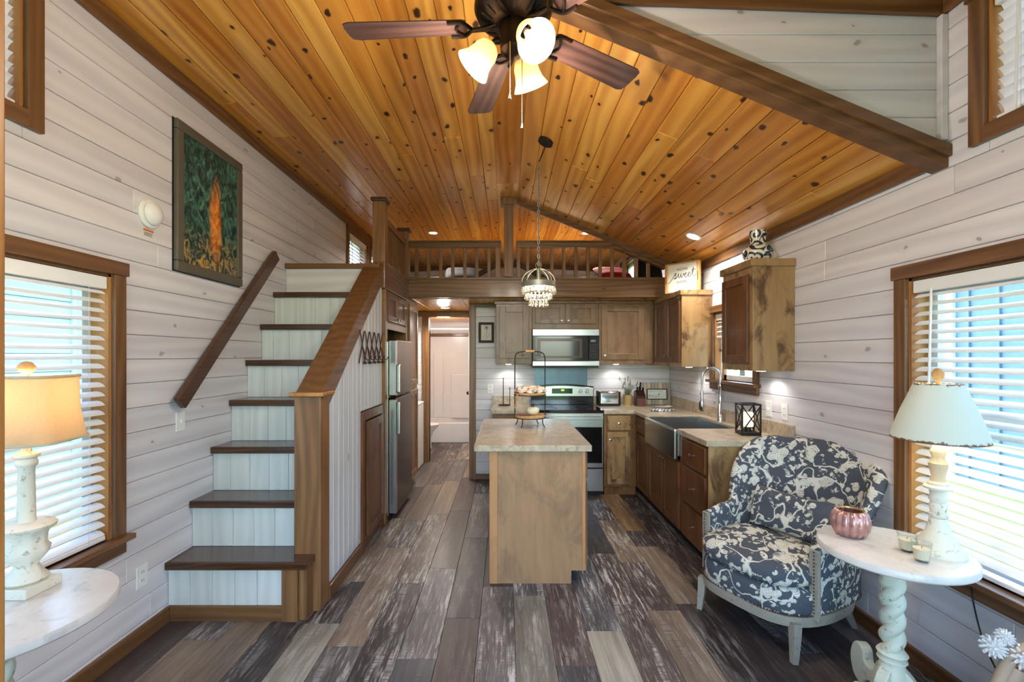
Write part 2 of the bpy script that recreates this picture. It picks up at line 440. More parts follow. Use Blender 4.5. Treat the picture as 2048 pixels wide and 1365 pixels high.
MT['slat'] = plain('white_blind_slat', c(240,241,244), .35, var=.01)
MT['cordm'] = plain('white_cord', c(226,224,218), .6)
MT['clay'] = plain('tan_clay', c(186,158,108), .7)
MT['stemg'] = plain('sage_green_stem', c(128,142,112), .7, var=.1)
MT['laven'] = plain('dusty_lavender', c(142,128,150), .8, var=.1)
MT['red'] = plain('red_fabric', c(176,30,40), .8)
MT['navy'] = plain('black_fabric', c(22,22,26), .9)
MT['cream'] = plain('cream_wax', c(240,226,196), .5, var=.02, emis=c(240,220,180), es=0)
MT['linen'] = plain('linen', c(214,196,164), .8)
MT['cloth'] = plain('patterned_cloth', c(222,210,196), .9)
MT['panel_white'] = plain('sign_white', c(226,228,220), .6, var=.02)
MT['ink'] = plain('black_ink', c(30,30,32), .7)
MT['mahog'] = plain('mahogany_frame', c(66,22,22), .6)
MT['brownhandle'] = plain('brown_block', c(104,62,54), .4)
MT['kblack'] = plain('dark_walnut_block', c(46,20,20), .3, coat=.3)
MT['lightwood'] = wood('light_turned_wood', c(206,164,110), c(176,130,78), c(130,84,44), 'XZ', grain=40, rough=.5)
MT['plankgrey'] = wood('weathered_grey_plank', c(186,174,156), c(140,128,112), c(96,84,70), 'XZ', grain=26, rough=.7, tint=.8)
MT['walnut'] = wood('walnut_fan_blade', c(88,60,52), c(50,35,33), c(34,20,18), 'YX', grain=34, along=2.0, rough=.32, coat=.3, tint=.2)
MT['darkbeam'] = plain('dark_brace_wood', c(46,30,22), .5)
MT['backing'] = plain('dark_substrate', c(70,52,36), .9)
MT['backing_w'] = plain('pale_substrate', c(196,194,196), .9)
MT['backing_f'] = plain('floor_substrate', c(26,24,24), .9)

def glass(name, tint=(1,1,1,1)):
    m = N(name); m.t.nodes.remove(m.p)
    a = m.n('BsdfTransparent'); a.inputs[0].default_value = tint; g = m.n('BsdfGlossy'); g.inputs['Roughness'].default_value = .02
    lw = m.n('LayerWeight'); lw.inputs[0].default_value = .5; x = m.n('MixShader')
    fr = m.math('MULTIPLY_ADD', m.math('POWER', lw.outputs['Facing'], 4.0), .7, .03)
    m.l(fr, x.inputs[0]); m.l(a.outputs[0], x.inputs[1]); m.l(g.outputs[0], x.inputs[2]); m.l(x.outputs[0], m.out.inputs[0])
    return m.m
MT['pane'] = glass('window_glass', (.96,.98,.97,1))
MT['glass'] = glass('clear_glass', (.93,.95,.95,1))
MT['crystal'] = N('crystal').fin(c(245,242,232), .04, trans=.85, ior=1.5)

def lampshade(name, col, mixf=.55):
    m = N(name); m.t.nodes.remove(m.p); v = m.coords(); n = m.noise(m.scale(v, (1,1,1)), 90, 2)
    cc = m.mix(n, tuple(x*.85 for x in col[:3])+(1,), col)
    a = m.n('BsdfDiffuse'); b = m.n('BsdfTranslucent'); x = m.n('MixShader'); x.inputs[0].default_value = mixf
    m.l(cc, a.inputs[0]); m.l(cc, b.inputs[0]); m.l(a.outputs[0], x.inputs[1]); m.l(b.outputs[0], x.inputs[2]); m.l(x.outputs[0], m.out.inputs[0])
    return m.m
MT['shade'] = lampshade('linen_shade', c(226,204,170), .45)
MT['frost'] = lampshade('frosted_glass', c(250,236,210), .5)
def emit(name, col, s):
    m = N(name); return m.fin(col, .5, emis=col, es=s)
MT['bulb'] = emit('lit_bulb', c(255,222,160), 3)
MT['led'] = emit('lit_downlight', c(255,244,222), 9)
MT['puck'] = emit('lit_puck', c(255,250,240), 6)
MT['lcd'] = emit('green_display', c(190,255,60), 1.2)

# outdoors
def grass():
    m = N('lawn'); v = m.coords(rnd=False); n = m.noise(v, 3, 6, .7)
    col = m.mix(n, c(80,124,46), c(146,186,98))
    g = m.ramp(m.noise(v, .35, 2), [(.60, 0.), (.66, 1.)])
    return m.fin(m.mix(g, col, m.mix(n, c(110,108,102), c(150,146,140))), .9)
MT['grass'] = grass()
MT['siding'] = plain('blue_grey_siding', c(120,142,164), .6, var=.02)
MT['siding_l'] = plain('pale_blue_siding', c(176,192,206), .6, var=.02)
MT['ext_white'] = plain('white_exterior_trim', c(226,228,228), .6, var=.02)
MT['leaf'] = plain('tree_leaves', c(82,128,58), .8, var=.2, sc=3)
MT['bark'] = plain('bark', c(92,76,60), .9)
MT['roofred'] = plain('red_roof', c(170,96,78), .8)

# ------------------------------------------------------------------ the shell
XL, XR, XM = -1.915, 1.985, .03            # side walls, ridge
YF, YB, YD, YL, YK = -.5, 8.6, 2.07, 5.0, 5.52   # front, far end, dormer cheek, loft edge, kitchen wall
ZR, ZW, ZS = 3.25, 3.16, 2.44              # ridge, dormer ceilings at the walls, main slope at the right wall
ZU = 2.13                                  # ceiling below the loft
BW = .126                                  # wall board module

def wall_board(parent, axis, at, out, z0, z1, u0, u1, mat, th=.016):
    g = G()
    if axis == 'X': g.box(at, at+out*th, u0, u1, z0, z1)
    else: g.box(u0, u1, at, at+out*th, z0, z1)
    return obj('board', g, mat, parent, bevel=.003, seg=1)

def board_wall(parent, axis, face, inward, zlo, zhi, ulo, uhi, holes, mat, joint=(2.2, 3.6), clip=None, phase=0):
    """horizontal V-groove boards; face = plane of the visible side; holes: (u0,u1,z0,z1); clip(z0,z1)->(u0,u1)"""
    at = face - inward*.016
    z = zlo - phase
    while z < zhi - .004:
        a, b = max(z, zlo)+.0012, min(z+BW, zhi)-.0012
        z += BW
        if b-a < .006: continue
        lo, hi = (ulo, uhi) if clip is None else clip(a, b)
        if hi-lo < .02: continue
        hs = sorted([h for h in holes if h[2] < b-.001 and h[3] > a+.001])
        segs = []; cur = lo
        for h in hs:
            if h[0] > cur: segs.append((cur, min(h[0], hi), a, b))
            if h[2] > a+.004: segs.append((max(h[0], lo), min(h[1], hi), a, h[2]))
            if h[3] < b-.004: segs.append((max(h[0], lo), min(h[1], hi), h[3], b))
            cur = max(cur, h[1])
        if cur < hi: segs.append((cur, hi, a, b))
        for (s0, s1, q0, q1) in segs:
            if s1-s0 < .01: continue
            u = s0
            while u < s1-.005:
                e = u + random.uniform(*joint)
                if s1-e < .7: e = s1
                wall_board(parent, axis, at, inward, q0, q1, u+.0006, e-.0006, mat)
                u = e

def slab_wall(name, label, axis, at0, at1, zlo, zhi, ulo, uhi, holes, mat):
    """solid wall core with openings, as one mesh"""
    us = sorted({ulo, uhi, *[x for h in holes for x in h[:2]]}); zs = sorted({zlo, zhi, *[x for h in holes for x in h[2:]]})
    g = G()
    for i in range(len(us)-1):
        for j in range(len(zs)-1):
            um, zm = (us[i]+us[i+1])/2, (zs[j]+zs[j+1])/2
            if us[i] < ulo-1e-6 or us[i+1] > uhi+1e-6: continue
            if any(h[0] < um < h[1] and h[2] < zm < h[3] for h in holes): continue
            if axis == 'X': g.box(at0, at1, us[i], us[i+1], zs[j], zs[j+1])
            else: g.box(us[i], us[i+1], at0, at1, zs[j], zs[j+1])
    o = obj(name, g, mat)
    return tag(o, label, 'wall', kind='structure')

# openings (u0,u1,z0,z1)
HL = [(.55, 2.206, .61, 1.895), (.55, 1.804, 2.475, 3.02), (5.52, 6.26, 2.46, 3.03), (6.42, 7.2, 2.46, 3.03)]
HR = [(.55, 2.241, .565, 1.88), (.55, 1.870, 2.45, 3.0), (3.63, 4.33, 1.275, 1.905), (7.0, 7.75, 2.5, 3.03)]
wl = slab_wall('wall_left', 'tall whitewashed pine board wall with windows beside the stairs', 'X', XL-.13, XL-.016, -.02, ZW+.06, YF, YB, HL, MT['backing_w'])
board_wall(wl, 'X', XL, 1, 0, ZW+.03, YF, YB, HL, MT['white_side'], phase=.03)
wr = slab_wall('wall_right', 'whitewashed pine board wall with windows behind the armchair and sink', 'X', XR+.016, XR+.13, -.02, ZW+.06, YF, YB, HR, MT['backing_w'])
board_wall(wr, 'X', XR, -1, 0, ZS+.02, YF, YB, HR, MT['white_side'], phase=.05)
for (a, b) in ((YF, YD), (YL, YB)):
    board_wall(wr, 'X', XR, -1, ZS+.02, ZW+.03, a, b, HR, MT['white_side'])

# dormer cheek: white boarded triangle between the main slope and the dormer ceiling
zs_at = lambda x: ZR - (x-XM)*(ZR-ZS)/(XR-XM)
zd_at = lambda x: ZR - abs(x-XM)*(ZR-ZW)/(XR-XM)
g = G().prism([(XM, ZR+.04), (XR+.13, zs_at(XR+.13)+.03), (XR+.13, ZW+.06), (XM, ZR+.06)], 'Y', YD+.016, YD+.10)
ck = tag(obj('wall_dormer', g, MT['backing_w']), 'whitewashed triangular dormer wall above the sloped pine ceiling', 'wall', kind='structure')
def cheek_board(z0, z1):
    # polygon: strip between z0 and z1, right of the roof line, below the dormer ceiling
    P = []
    xa = lambda z: XM + (ZR-z)*(XR-XM)/(ZR-ZS)
    a0, a1 = max(xa(z0), XM), max(xa(z1), XM)
    if a0 >= XR: return
    poly = [(a0, z0), (XR, z0), (XR, z1), (a1, z1)]
    if z1 > ZW:
        zz = min(z1, ZR)
        xb = XM + (ZR-zz)*(XR-XM)/(ZR-ZW)
        poly = [(a0, z0), (XR, z0), (XR, ZW), (max(xb, a1+.001), zz), (a1, zz)] if z0 < ZW else None
        if poly is None: return
    obj('board', G().prism(poly, 'Y', YD, YD+.016), MT['white_back'], ck, bevel=.004, seg=1)
z = ZS+.02
while z < ZR-.02:
    cheek_board(z+.001, min(z+BW, ZR)-.001); z += BW
ck2 = tag(obj('wall_loft_cheek', G().prism([(XM, ZR+.04), (XR+.13, zs_at(XR+.13)+.03), (XR+.13, ZW+.06), (XM, ZR+.06)], 'Y', YL-.10, YL-.02), MT['backing_w']),
          'whitewashed cheek wall inside the loft facing the bed', 'wall', kind='structure')

# far gable wall, kitchen wall, hall wall with the bathroom doorway, front wall
g = G().prism([(XL-.13, -.02), (XR+.13, -.02), (XR+.13, ZW+.06), (XM, ZR+.06), (XL-.13, ZW+.06)], 'Y', YB+.016, YB+.13)
wg = tag(obj('wall_far', g, MT['backing_w']), 'whitewashed gable end wall at the back of the loft', 'wall', kind='structure')
board_wall(wg, 'Y', YB, -1, 0, ZW, XL, XR, [], MT['white_back'])
board_wall(wg, 'Y', YB, -1, ZW, ZR, -1.0, 1.06, [], MT['white_back'])
XKW = -.40                                   # free end of the kitchen wall
wk = slab_wall('wall_kitchen', 'whitewashed board wall behind the stove and kitchen cabinets', 'Y', YK+.016, YK+.10, -.02, ZU, XKW, XR+.0, [], MT['backing_w'])
board_wall(wk, 'Y', YK, -1, 0, ZU, XKW, XR, [], MT['white_back'], phase=.04)
wc = tag(obj('wall_hall', G().box(XKW, XKW+.1, YK+.10, 8.6, 0, ZU), MT['backing_w']), 'plain hall side wall next to the bathroom door', 'wall', kind='structure')
YH = 6.42
wb = slab_wall('wall_bath', 'whitewashed board wall holding the bathroom doorway', 'Y', YH+.016, YH+.09, -.02, ZU, XL, XKW, [(-1.083, -.47, -.02, 2.05)], MT['backing_w'])
board_wall(wb, 'Y', YH, -1, 0, ZU, XL, XKW, [(-1.083, -.47, -.02, 2.05)], MT['white_back'], phase=.04)
FRONT = [(-1.55, -.55, .08, 2.55), (-.45, .55, .02, 2.55), (.65, 1.62, .08, 2.55)]
wf = slab_wall('wall_front', 'front wall of glazed doors behind the camera', 'Y', YF-.12, YF, -.02, ZR+.06, XL-.13, XR+.13, FRONT, MT['white_back'])
for h in FRONT:
    obj('glass_panel', G().box(h[0], h[1], YF-.07, YF-.064, h[2], h[3]), MT['pane'], wf)
    f = G(); f.box(h[0], h[0]+.06, YF-.09, YF-.04, h[2], h[3]).box(h[1]-.06, h[1], YF-.09, YF-.04, h[2], h[3]).box(h[0]+.06, h[1]-.06, YF-.09, YF-.04, h[2], h[2]+.08).box(h[0]+.06, h[1]-.06, YF-.09, YF-.04, h[3]-.07, h[3])
    obj('glass_panel_frame', f, MT['trim_z'], wf)

# ------------------------------------------------------------------ floor planks
fl = tag(obj('floor', G().box(XL-.13, XR+.13, YF-.12, YB+.13, -.10, -.012), MT['backing_f']), 'weathered grey and brown wood plank floor with worn white paint', 'floor', kind='structure')
PAL = dict(lt=c(178,174,160), tan=c(150,132,114), brn=c(98,84,80), drk=c(68,60,61), slt=c(92,93,100), gry=c(118,112,112), amb=c(156,122,80))
PW, X0 = .1955, .0466
spec = {   # column: joints (Y of the far end of each plank, palette), read from the photograph
  -10: [(3.2,'brn'),(4.4,'tan')], -9: [(2.4,'tan'),(3.6,'gry'),(4.8,'drk')], -8: [(2.0,'brn'),(3.2,'tan'),(4.4,'drk')],
  -7: [(2.62,'drk'),(3.8,'brn')], -6: [(2.55,'lt'),(3.02,'drk'),(4.2,'tan'),(5.2,'brn')], -5: [(2.35,'gry'),(3.56,'tan'),(4.15,'drk'),(5.3,'tan'),(6.5,'brn')],
  -4: [(1.9,'drk'),(3.0,'drk'),(4.3,'brn'),(5.45,'tan'),(6.6,'gry')], -3: [(2.25,'slt'),(3.21,'gry'),(4.4,'drk'),(5.6,'brn'),(6.8,'tan')],
  -2: [(2.6,'brn'),(3.75,'drk'),(4.95,'gry'),(6.1,'drk'),(7.3,'gry')], -1: [(2.95,'gry'),(4.2,'drk'),(5.3,'brn')],
   0: [(1.6,'drk'),(2.84,'lt'),(4.0,'slt'),(5.2,'brn')], 1: [(2.2,'slt'),(3.4,'brn'),(4.6,'drk')], 2: [(2.48,'lt'),(3.66,'slt'),(4.9,'drk')],
   3: [(1.8,'brn'),(3.45,'brn'),(4.15,'drk'),(4.9,'drk')], 4: [(2.68,'tan'),(3.3,'brn'),(4.15,'tan'),(5.0,'drk')], 5: [(1.9,'gry'),(2.75,'drk'),(3.58,'tan'),(3.9,'drk'),(4.95,'amb')],
   6: [(2.0,'drk'),(3.0,'drk'),(3.6,'brn'),(4.8,'drk')], 7: [(2.3,'brn'),(3.4,'drk')], 8: [(2.6,'drk')], 9: [(2.2,'brn'),(3.4,'gry')],
}
for k in range(-11, 11):
    xa, xb = max(XL, X0+PW*k), min(XR, X0+PW*(k+1))
    if xb-xa < .01: continue
    js = list(spec.get(k, []))
    cuts = [(YF, None)]
    if js:
        y = js[0][0]
        while y - 1.2 > YF: y -= 1.2
        pre = []
        yy = js[0][0]-1.2
        while yy > YF+.1: pre.append((yy, random.choice(['brn','gry','drk','slt','tan']))); yy -= 1.2
        js = pre[::-1]+js
        y = js[-1][0]
    else: y = YF+random.uniform(.3, 1.2); js = [(y, random.choice(['brn','drk','gry']))]
    while y < YB:
        y += 1.2; js.append((min(y, YB), random.choice(['brn','gry','drk','slt','tan','brn'])))
    prev = YF
    for (y, pc) in js:
        if y > YB: y = YB
        if y-prev < .02: continue
        o = obj('plank', G().box(xa+.0008, xb-.0008, prev+.0008, y-.0008, -.012, 0), MT['floor'], fl, bevel=.0015, seg=1)
        q = random.uniform(.85, 1.12); o.color = tuple(v*q for v in PAL[pc][:3])+(1,)
        prev = y

# ------------------------------------------------------------------ ceiling planks
cl = tag(obj('ceiling', G().prism([(XL-.13, ZW+.05), (XM, ZR+.05), (XM, ZR+.16), (XL-.13, ZW+.16)], 'Y', YF-.12, YB+.13)
          .prism([(XR+.13, ZW+.05), (XM, ZR+.05), (XM, ZR+.16), (XR+.13, ZW+.16)], 'Y', YF-.12, YB+.13)
          .prism([(XR+.13, zs_at(XR+.13)+.04), (XM, ZR+.04), (XM, ZR+.055), (XR+.13, zs_at(XR+.13)+.16)], 'Y', YD+.02, YL-.02), MT['backing']),
         'amber knotty pine plank ceiling with a ridge down its length', 'ceiling', kind='structure')
def plane_planks(p0, p1, y0, y1, n, joint=(2.6, 4.6)):
    """planks between the line through p0 (x,z) and p1, running along Y; underside is the visible face"""
    d = Vector((p1[0]-p0[0], p1[1]-p0[1])); L = d.length; d /= L
    nrm = Vector((-d.y, d.x))
    if nrm.y < 0: nrm = -nrm
    w = L/n
    for i in range(n):
        a = Vector(p0)+d*(w*i+.0012); b = Vector(p0)+d*(w*(i+1)-.0012); t = nrm*.016
        y = y0; first = True
        while y < y1-.01:
            e = y+random.uniform(*joint)*(random.uniform(.2, 1) if first else 1); first = False
            if y1-e < .5: e = y1
            obj('plank', G().prism([tuple(a), tuple(b), tuple(b+t), tuple(a+t)], 'Y', y+.0006, e-.0006), MT['pine'], cl, bevel=.005, seg=1)
            y = e
plane_planks((XM-.10, zd_at(XM-.10)), (XL, ZW), YF, YB, 13)
plane_planks((XM+.10, zd_at(XM+.10)), (XR, ZW), YF, YD, 13)
plane_planks((XM+.10, zs_at(XM+.10)), (XR, ZS), YD, YL, 14)
plane_planks((XM+.10, zd_at(XM+.10)), (XR, ZW), YL, YB, 13)
for (a, b) in ((YF, 1.9), (1.9, 4.55), (4.55, YB)):
    obj('ridge_board', G().box(XM-.12, XM+.12, a+.001, b-.001, ZR-.024, ZR-.008), MT['pine'], cl, bevel=.002, seg=1)

# trims along ceiling and floor
def trim(i, label, g, mat, bevel=.004):
    return tag(obj('trim_%d' % i, g, mat, bevel=bevel), label, 'trim', kind='structure')
trim(1, 'brown stained trim where the left wall meets the ceiling', G().box(XL, XL+.022, YF, YB, ZW-.085, ZW), MT['trim_y'])
trim(2, 'brown stained trim under the sloped ceiling along the right wall', G().box(XR-.022, XR, YD, YL, ZS-.075, ZS+.005), MT['trim_y'])
trim(3, 'brown stained trim along the dormer ceiling at the right wall', G().box(XR-.022, XR, YF, YD-.022, ZW-.122, ZW), MT['trim_y'])
m = (ZR-ZS)/(XR-XM)
rk = thing('trim_4', 'long sloping brown beam edging the pine ceiling below the dormer wall', 'beam', (XM, YD, ZR), kind='structure')
obj('rake_beam', G().prism([(XM, ZR+.01), (XR, ZS+.01), (XR, ZS-.095), (XM, ZR-.095)], 'Y', YD-.03, YD+.055), MT['rake'], rk, w=True, bevel=.004)
obj('rake_cap', G().prism([(XM, ZR-.0), (XR, ZS-.0), (XR, ZS-.05), (XM, ZR-.05)], 'Y', YD-.048, YD-.030), MT['rake'], rk, w=True, bevel=.003)
rl = thing('trim_5', 'sloping brown trim edging the ceiling above the loft railing', 'trim', (XM, YL, ZR), kind='structure')
obj('rake_beam', G().prism([(XM, ZR+.01), (XR, ZS+.01), (XR, ZS-.06), (XM, ZR-.06)], 'Y', YL-.05, YL-.02), MT['rake'], rl, w=True, bevel=.003)
trim(6, 'brown trim at the top of the white dormer triangle', G().prism([(XM, ZR-.02), (XR, ZW), (XR, ZW-.122), (XM, ZR-.142)], 'Y', YD-.022, YD), MT['rake'])
trim(7, 'white corner strip where the dormer wall meets the right wall', G().box(XR-.03, XR, YD-.03, YD, ZS+.03, ZW-.124), MT['white_side'])
trim(8, 'dark trim along the top of the left side of the loft gable wall', G().prism([(XL, ZW), (XM, ZR), (XM, ZR-.08), (XL, ZW-.08)], 'Y', YB-.022, YB), MT['rake'])
trim(9, 'dark trim along the top of the right side of the loft gable wall', G().prism([(XR, ZW), (XM, ZR), (XM, ZR-.08), (XR, ZW-.08)], 'Y', YB-.022, YB), MT['rake'])
def base(name, label, g): return tag(obj(name, g, MT['trim_y'], bevel=.004), label, 'baseboard', kind='structure')
base('baseboard_left', 'brown baseboard along the left wall before the stairs', G().box(XL, XL+.018, YF, 2.57, 0, .085))
base('baseboard_right', 'brown baseboard along the right wall behind the armchair', G().box(XR-.018, XR, YF, 3.14, 0, .085))
tag(obj('baseboard_kitchen', G().box(XKW+.02, -.15, YK-.018, YK, 0, .07), MT['trim_x'], bevel=.004), 'short brown baseboard between doorway post and stove cabinets', 'baseboard', kind='structure')
tag(obj('trim_10', G().box(XKW-.045, XKW+.035, YK-.025, YK+.12, 0, ZU), MT['post'], bevel=.004), 'brown corner post where the kitchen wall ends at the hall', 'trim', kind='structure')
tag(obj('trim_11', G().box(-.16-.25, -.10, YK-.02, YK, ZU-.045, ZU), MT['trim_x'], bevel=.003), 'short brown trim above the flower picture under the loft', 'trim', kind='structure')

# bathroom door frame
df = thing('door_2', 'brown stained bathroom door frame with its door swung inwards', 'door', (-.78, YH, 0), kind='structure')
obj('jamb', G().box(-1.178, -1.083, YH-.025, YH+.10, 0, 2.05), MT['post'], df, w=True, bevel=.004)
obj('jamb', G().box(-.49, -.405, YH-.025, YH+.10, 0, 2.05), MT['post'], df, w=True, bevel=.004)
obj('header', G().box(-1.24, -.40, YH-.03, YH+.10, 2.05, ZU-.002), MT['trim_x'], df, w=True, bevel=.004)
lf = obj('door_leaf', G().box(-.535, -.50, YH+.11, YH+.76, .01, 2.03), MT['white'], df, w=True, bevel=.003)
obj('handle', G().tube([(-.535, 7.08, .92), (-.575, 7.08, .92)], .012, 10).ball((-.59, 7.08, .92), .028, 12, 8), MT['bronze'], lf, w=True, smooth=50)

# slim post that closes the view at the far left
trim(13, 'slim honey wood post at the far left edge', G().box(-1.282, -1.231, 1.06, 1.12, 0, zd_at(-1.25)), MT['doorwood'])
# ------------------------------------------------------------------ windows and blinds
def window(i, side, hole, label, sill=True, mull=True):
    u0, u1, z0, z1 = hole
    xw, s = (XL, 1) if side == 'L' else (XR, -1)
    W = thing('window_%d' % i, label, 'window', (xw, (u0+u1)/2, z0), kind='structure')
    def bx(g, a0, a1, d0, d1, b0, b1): return g.box(xw+s*d0, xw+s*d1, a0, a1, b0, b1)
    k = .066
    for a in ((u0-k, u0), (u1, u1+k)):
        obj('side_casing', bx(G(), a[0], a[1], 0, .022, z0-(0 if sill else k), z1), MT['trim_z'], W, w=True, bevel=.003)
    obj('head_casing', bx(G(), u0-k-.012, u1+k+.012, 0, .028, z1, z1+k), MT['trim_y'], W, w=True, bevel=.003)
    if sill:
        obj('sill', bx(G(), u0-k-.02, u1+k+.02, -.11, .055, z0-.026, z0), MT['trim_y'], W, w=True, bevel=.004)
        obj('apron', bx(G(), u0-k, u1+k, 0, .022, z0-.09, z0-.026), MT['trim_y'], W, w=True, bevel=.003)
    else:
        obj('bottom_casing', bx(G(), u0, u1, 0, .026, z0-k, z0), MT['trim_y'], W, w=True, bevel=.003)
    for a in ((u0, u0+.014), (u1-.014, u1)):
        obj('reveal', bx(G(), a[0], a[1], -.13, 0, z0, z1), MT['doorwood'], W, w=True)
    obj('reveal_top', bx(G(), u0, u1, -.13, 0, z1-.014, z1), MT['trim_y'], W, w=True)
    g = G(); f = .045
    bx(g, u0+.014, u0+.014+f, -.125, -.085, z0, z1-.014); bx(g, u1-.014-f, u1-.014, -.125, -.085, z0, z1-.014)
    bx(g, u0, u1, -.125, -.085, z0, z0+f); bx(g, u0, u1, -.125, -.085, z1-.014-f, z1-.014)
    if mull: bx(g, u0, u1, -.12, -.09, (z0+z1)/2-.02, (z0+z1)/2+.02)
    obj('sash', g, MT['white'], W, w=True)
    obj('pane', bx(G(), u0+.05, u1-.05, -.108, -.102, z0+.04, z1-.05), MT['pane'], W, w=True)
    return W

def blind(side, hole, label, tilt, drop=None, wand=None, group=None):
    u0, u1, z0, z1 = hole
    xw, s = (XL, 1) if side == 'L' else (XR, -1)
    z0 = drop if drop is not None else z0
    a0, a1 = u0+.022, u1-.022
    xc = xw - s*.03
    B = thing('window_blind', label, 'blind', (xc, (a0+a1)/2, z0+.01), group=group)
    obj('headrail', G().box(xc-.028, xc+.028, u0+.018, u1-.018, z1-.075, z1-.016), MT['white'], B, w=True, bevel=.004)
    n = int((z1-.085-z0-.03)/.0445)
    sl = None
    hw = .025; zz = z1-.085
    for k in range(n+1):
        zc = zz-.0445*k
        if zc < z0+.03: break
        if sl is None:
            P = [(-hw, -.002), (-hw*.5, .0028), (0, .0045), (hw*.5, .0028), (hw, -.002)]
            prof = P+[(x, y-.0024) for (x, y) in P[::-1]]
            ct, st = math.cos(tilt), math.sin(tilt)
            prof = [(x*ct-y*st, x*st+y*ct) for (x, y) in prof]
            g = G().prism(prof, 'Y', a0-(a0+a1)/2, a1-(a0+a1)/2)
            sl = obj('slat', g, MT['slat'], B, smooth=35)
            o = sl
        else:
            o = sl.copy(); COL.objects.link(o)
        o.location = (0, 0, zc-z0-.01)
    obj('bottom_rail', G().box(xc-.024, xc+.024, a0, a1, z0+.006, z0+.026), MT['slat'], B, w=True, bevel=.004)
    g = G()
    q = max(2, int((a1-a0)/.45)+1)
    for i in range(q):
        u = a0+.09+(a1-a0-.18)*i/(q-1)
        for dx in (-.026, .026): g.tube([(xc+dx, u, z0+.02), (xc+dx, u, z1-.07)], .0008, 4)
    obj('ladder_cord', g, MT['cordm'], B, w=True)
    if wand:
        u, zb = wand
        obj('tilt_wand', G().tube([(xc+s*.034, u, z1-.06), (xc+s*.05, u, zb)], .005, 8), MT['white'], B, w=True, smooth=60)
    return B

window(1, 'L', HL[0], 'large brown framed window behind the linen shade lamp')
blind('L', HL[0], 'white slatted blind behind the linen shade lamp', R(-25))
window(2, 'L', HL[1], 'high brown framed window at the upper left edge', sill=False)
blind('L', HL[1], 'closed white blind in the high upper left window', R(58))
window(3, 'L', HL[2], 'first loft window beside the tall railing post', sill=False, mull=False)
blind('L', HL[2], 'white blind in the loft window beside the railing post', R(-50), wand=(5.63, 2.6))
window(4, 'L', HL[3], 'second loft window mostly behind the tall railing post', sill=False, mull=False)
blind('L', HL[3], 'white blind in the loft window behind the railing post', R(-50))
window(5, 'R', HR[0], 'large brown framed window behind the rusty metal lamp')
blind('R', HR[0], 'white slatted blind behind the rusty metal shade lamp', R(25), wand=(2.12, 1.22))
window(6, 'R', HR[1], 'high brown framed window at the upper right edge', sill=False)
blind('R', HR[1], 'closed white blind in the high upper right window', R(-58), wand=(1.757, 2.42))
window(7, 'R', HR[2], 'small brown framed kitchen window above the sink')
kb = blind('R', HR[2], 'raised white blind in the kitchen sink window', R(20), drop=1.66, wand=(4.16, 1.25))
window(8, 'R', HR[3], 'loft window beyond the red cushion', sill=False, mull=False)

# ------------------------------------------------------------------ staircase
NZ = [.338, .621, .908, 1.194, 1.468, 1.746, 2.024, 2.30]
NY = [2.548+.1975*k for k in range(8)]
XS = -1.235                                 # inner face of the guard
st = thing('staircase', 'whitewashed stairs with dark stained treads climbing along the left wall', 'staircase', (-1.57, 2.55, 0))
for k in range(8):
    x1 = -1.118 if k == 0 else (XS if k < 7 else -1.10)
    y1 = NY[k+1]+.03 if k < 7 else 5.0
    t = obj('tread', G().box(XL+.002, x1, NY[k]+.012, y1, NZ[k]-.042, NZ[k]), MT['tread'] if k < 7 else MT['tread'], st, w=True, bevel=.004)
    obj('nosing', G().box(XL+.002, x1, NY[k], NY[k]+.012, NZ[k]-.042, NZ[k]), MT['nose'] if k < 7 else MT['trim_x'], t, w=True, bevel=.004)
    zb = 0.085 if k == 0 else NZ[k-1]
    xr = -1.263 if k == 0 else XS
    n = 5 if k else 5
    off = random.uniform(-.05, .05)
    xs = [XL+.002]; x = XL+.10+off*.6
    while x < xr-.03: xs.append(x); x += .127
    xs.append(xr)
    if k == 7:
        obj('riser_board', G().box(XL+.002, xr, NY[k]+.028, NY[k]+.045, zb, NZ[k]-.042), MT['white_back'], st, w=True, bevel=.003, seg=1)
    else:
        for i in range(len(xs)-1):
            obj('riser_board', G().box(xs[i]+.0008, xs[i+1]-.0008, NY[k]+.028, NY[k]+.045, zb, NZ[k]-.042), MT['white_v'], st, w=True, bevel=.003, seg=1)
obj('riser_base', G().box(XL+.018, -1.263, NY[0]+.018, NY[0]+.045, 0, .085), MT['trim_x'], st, w=True, bevel=.003)
obj('corner_trim', G().box(-1.263, -1.175, NY[0]+.010, NY[0]+.045, 0, NZ[0]-.042), MT['post'], st, w=True, bevel=.003)
obj('corner_trim', G().box(-1.175, -1.13, NY[0]+.030, NY[0]+.16, 0, NZ[0]-.042), MT['post'], st, w=True, bevel=.003)
P = [(4.03, 0), (NY[0]+.05, 0)]
for k in range(8):
    P += [(NY[k]+.05, NZ[k]-.044)]
    if k < 7: P += [(NY[k+1]+.05, NZ[k]-.044)]
P += [(4.03, NZ[7]-.044)]
obj('stringer_core', G().prism(P, 'X', XL+.01, XS-.005), MT['backing_w'], st, w=True)
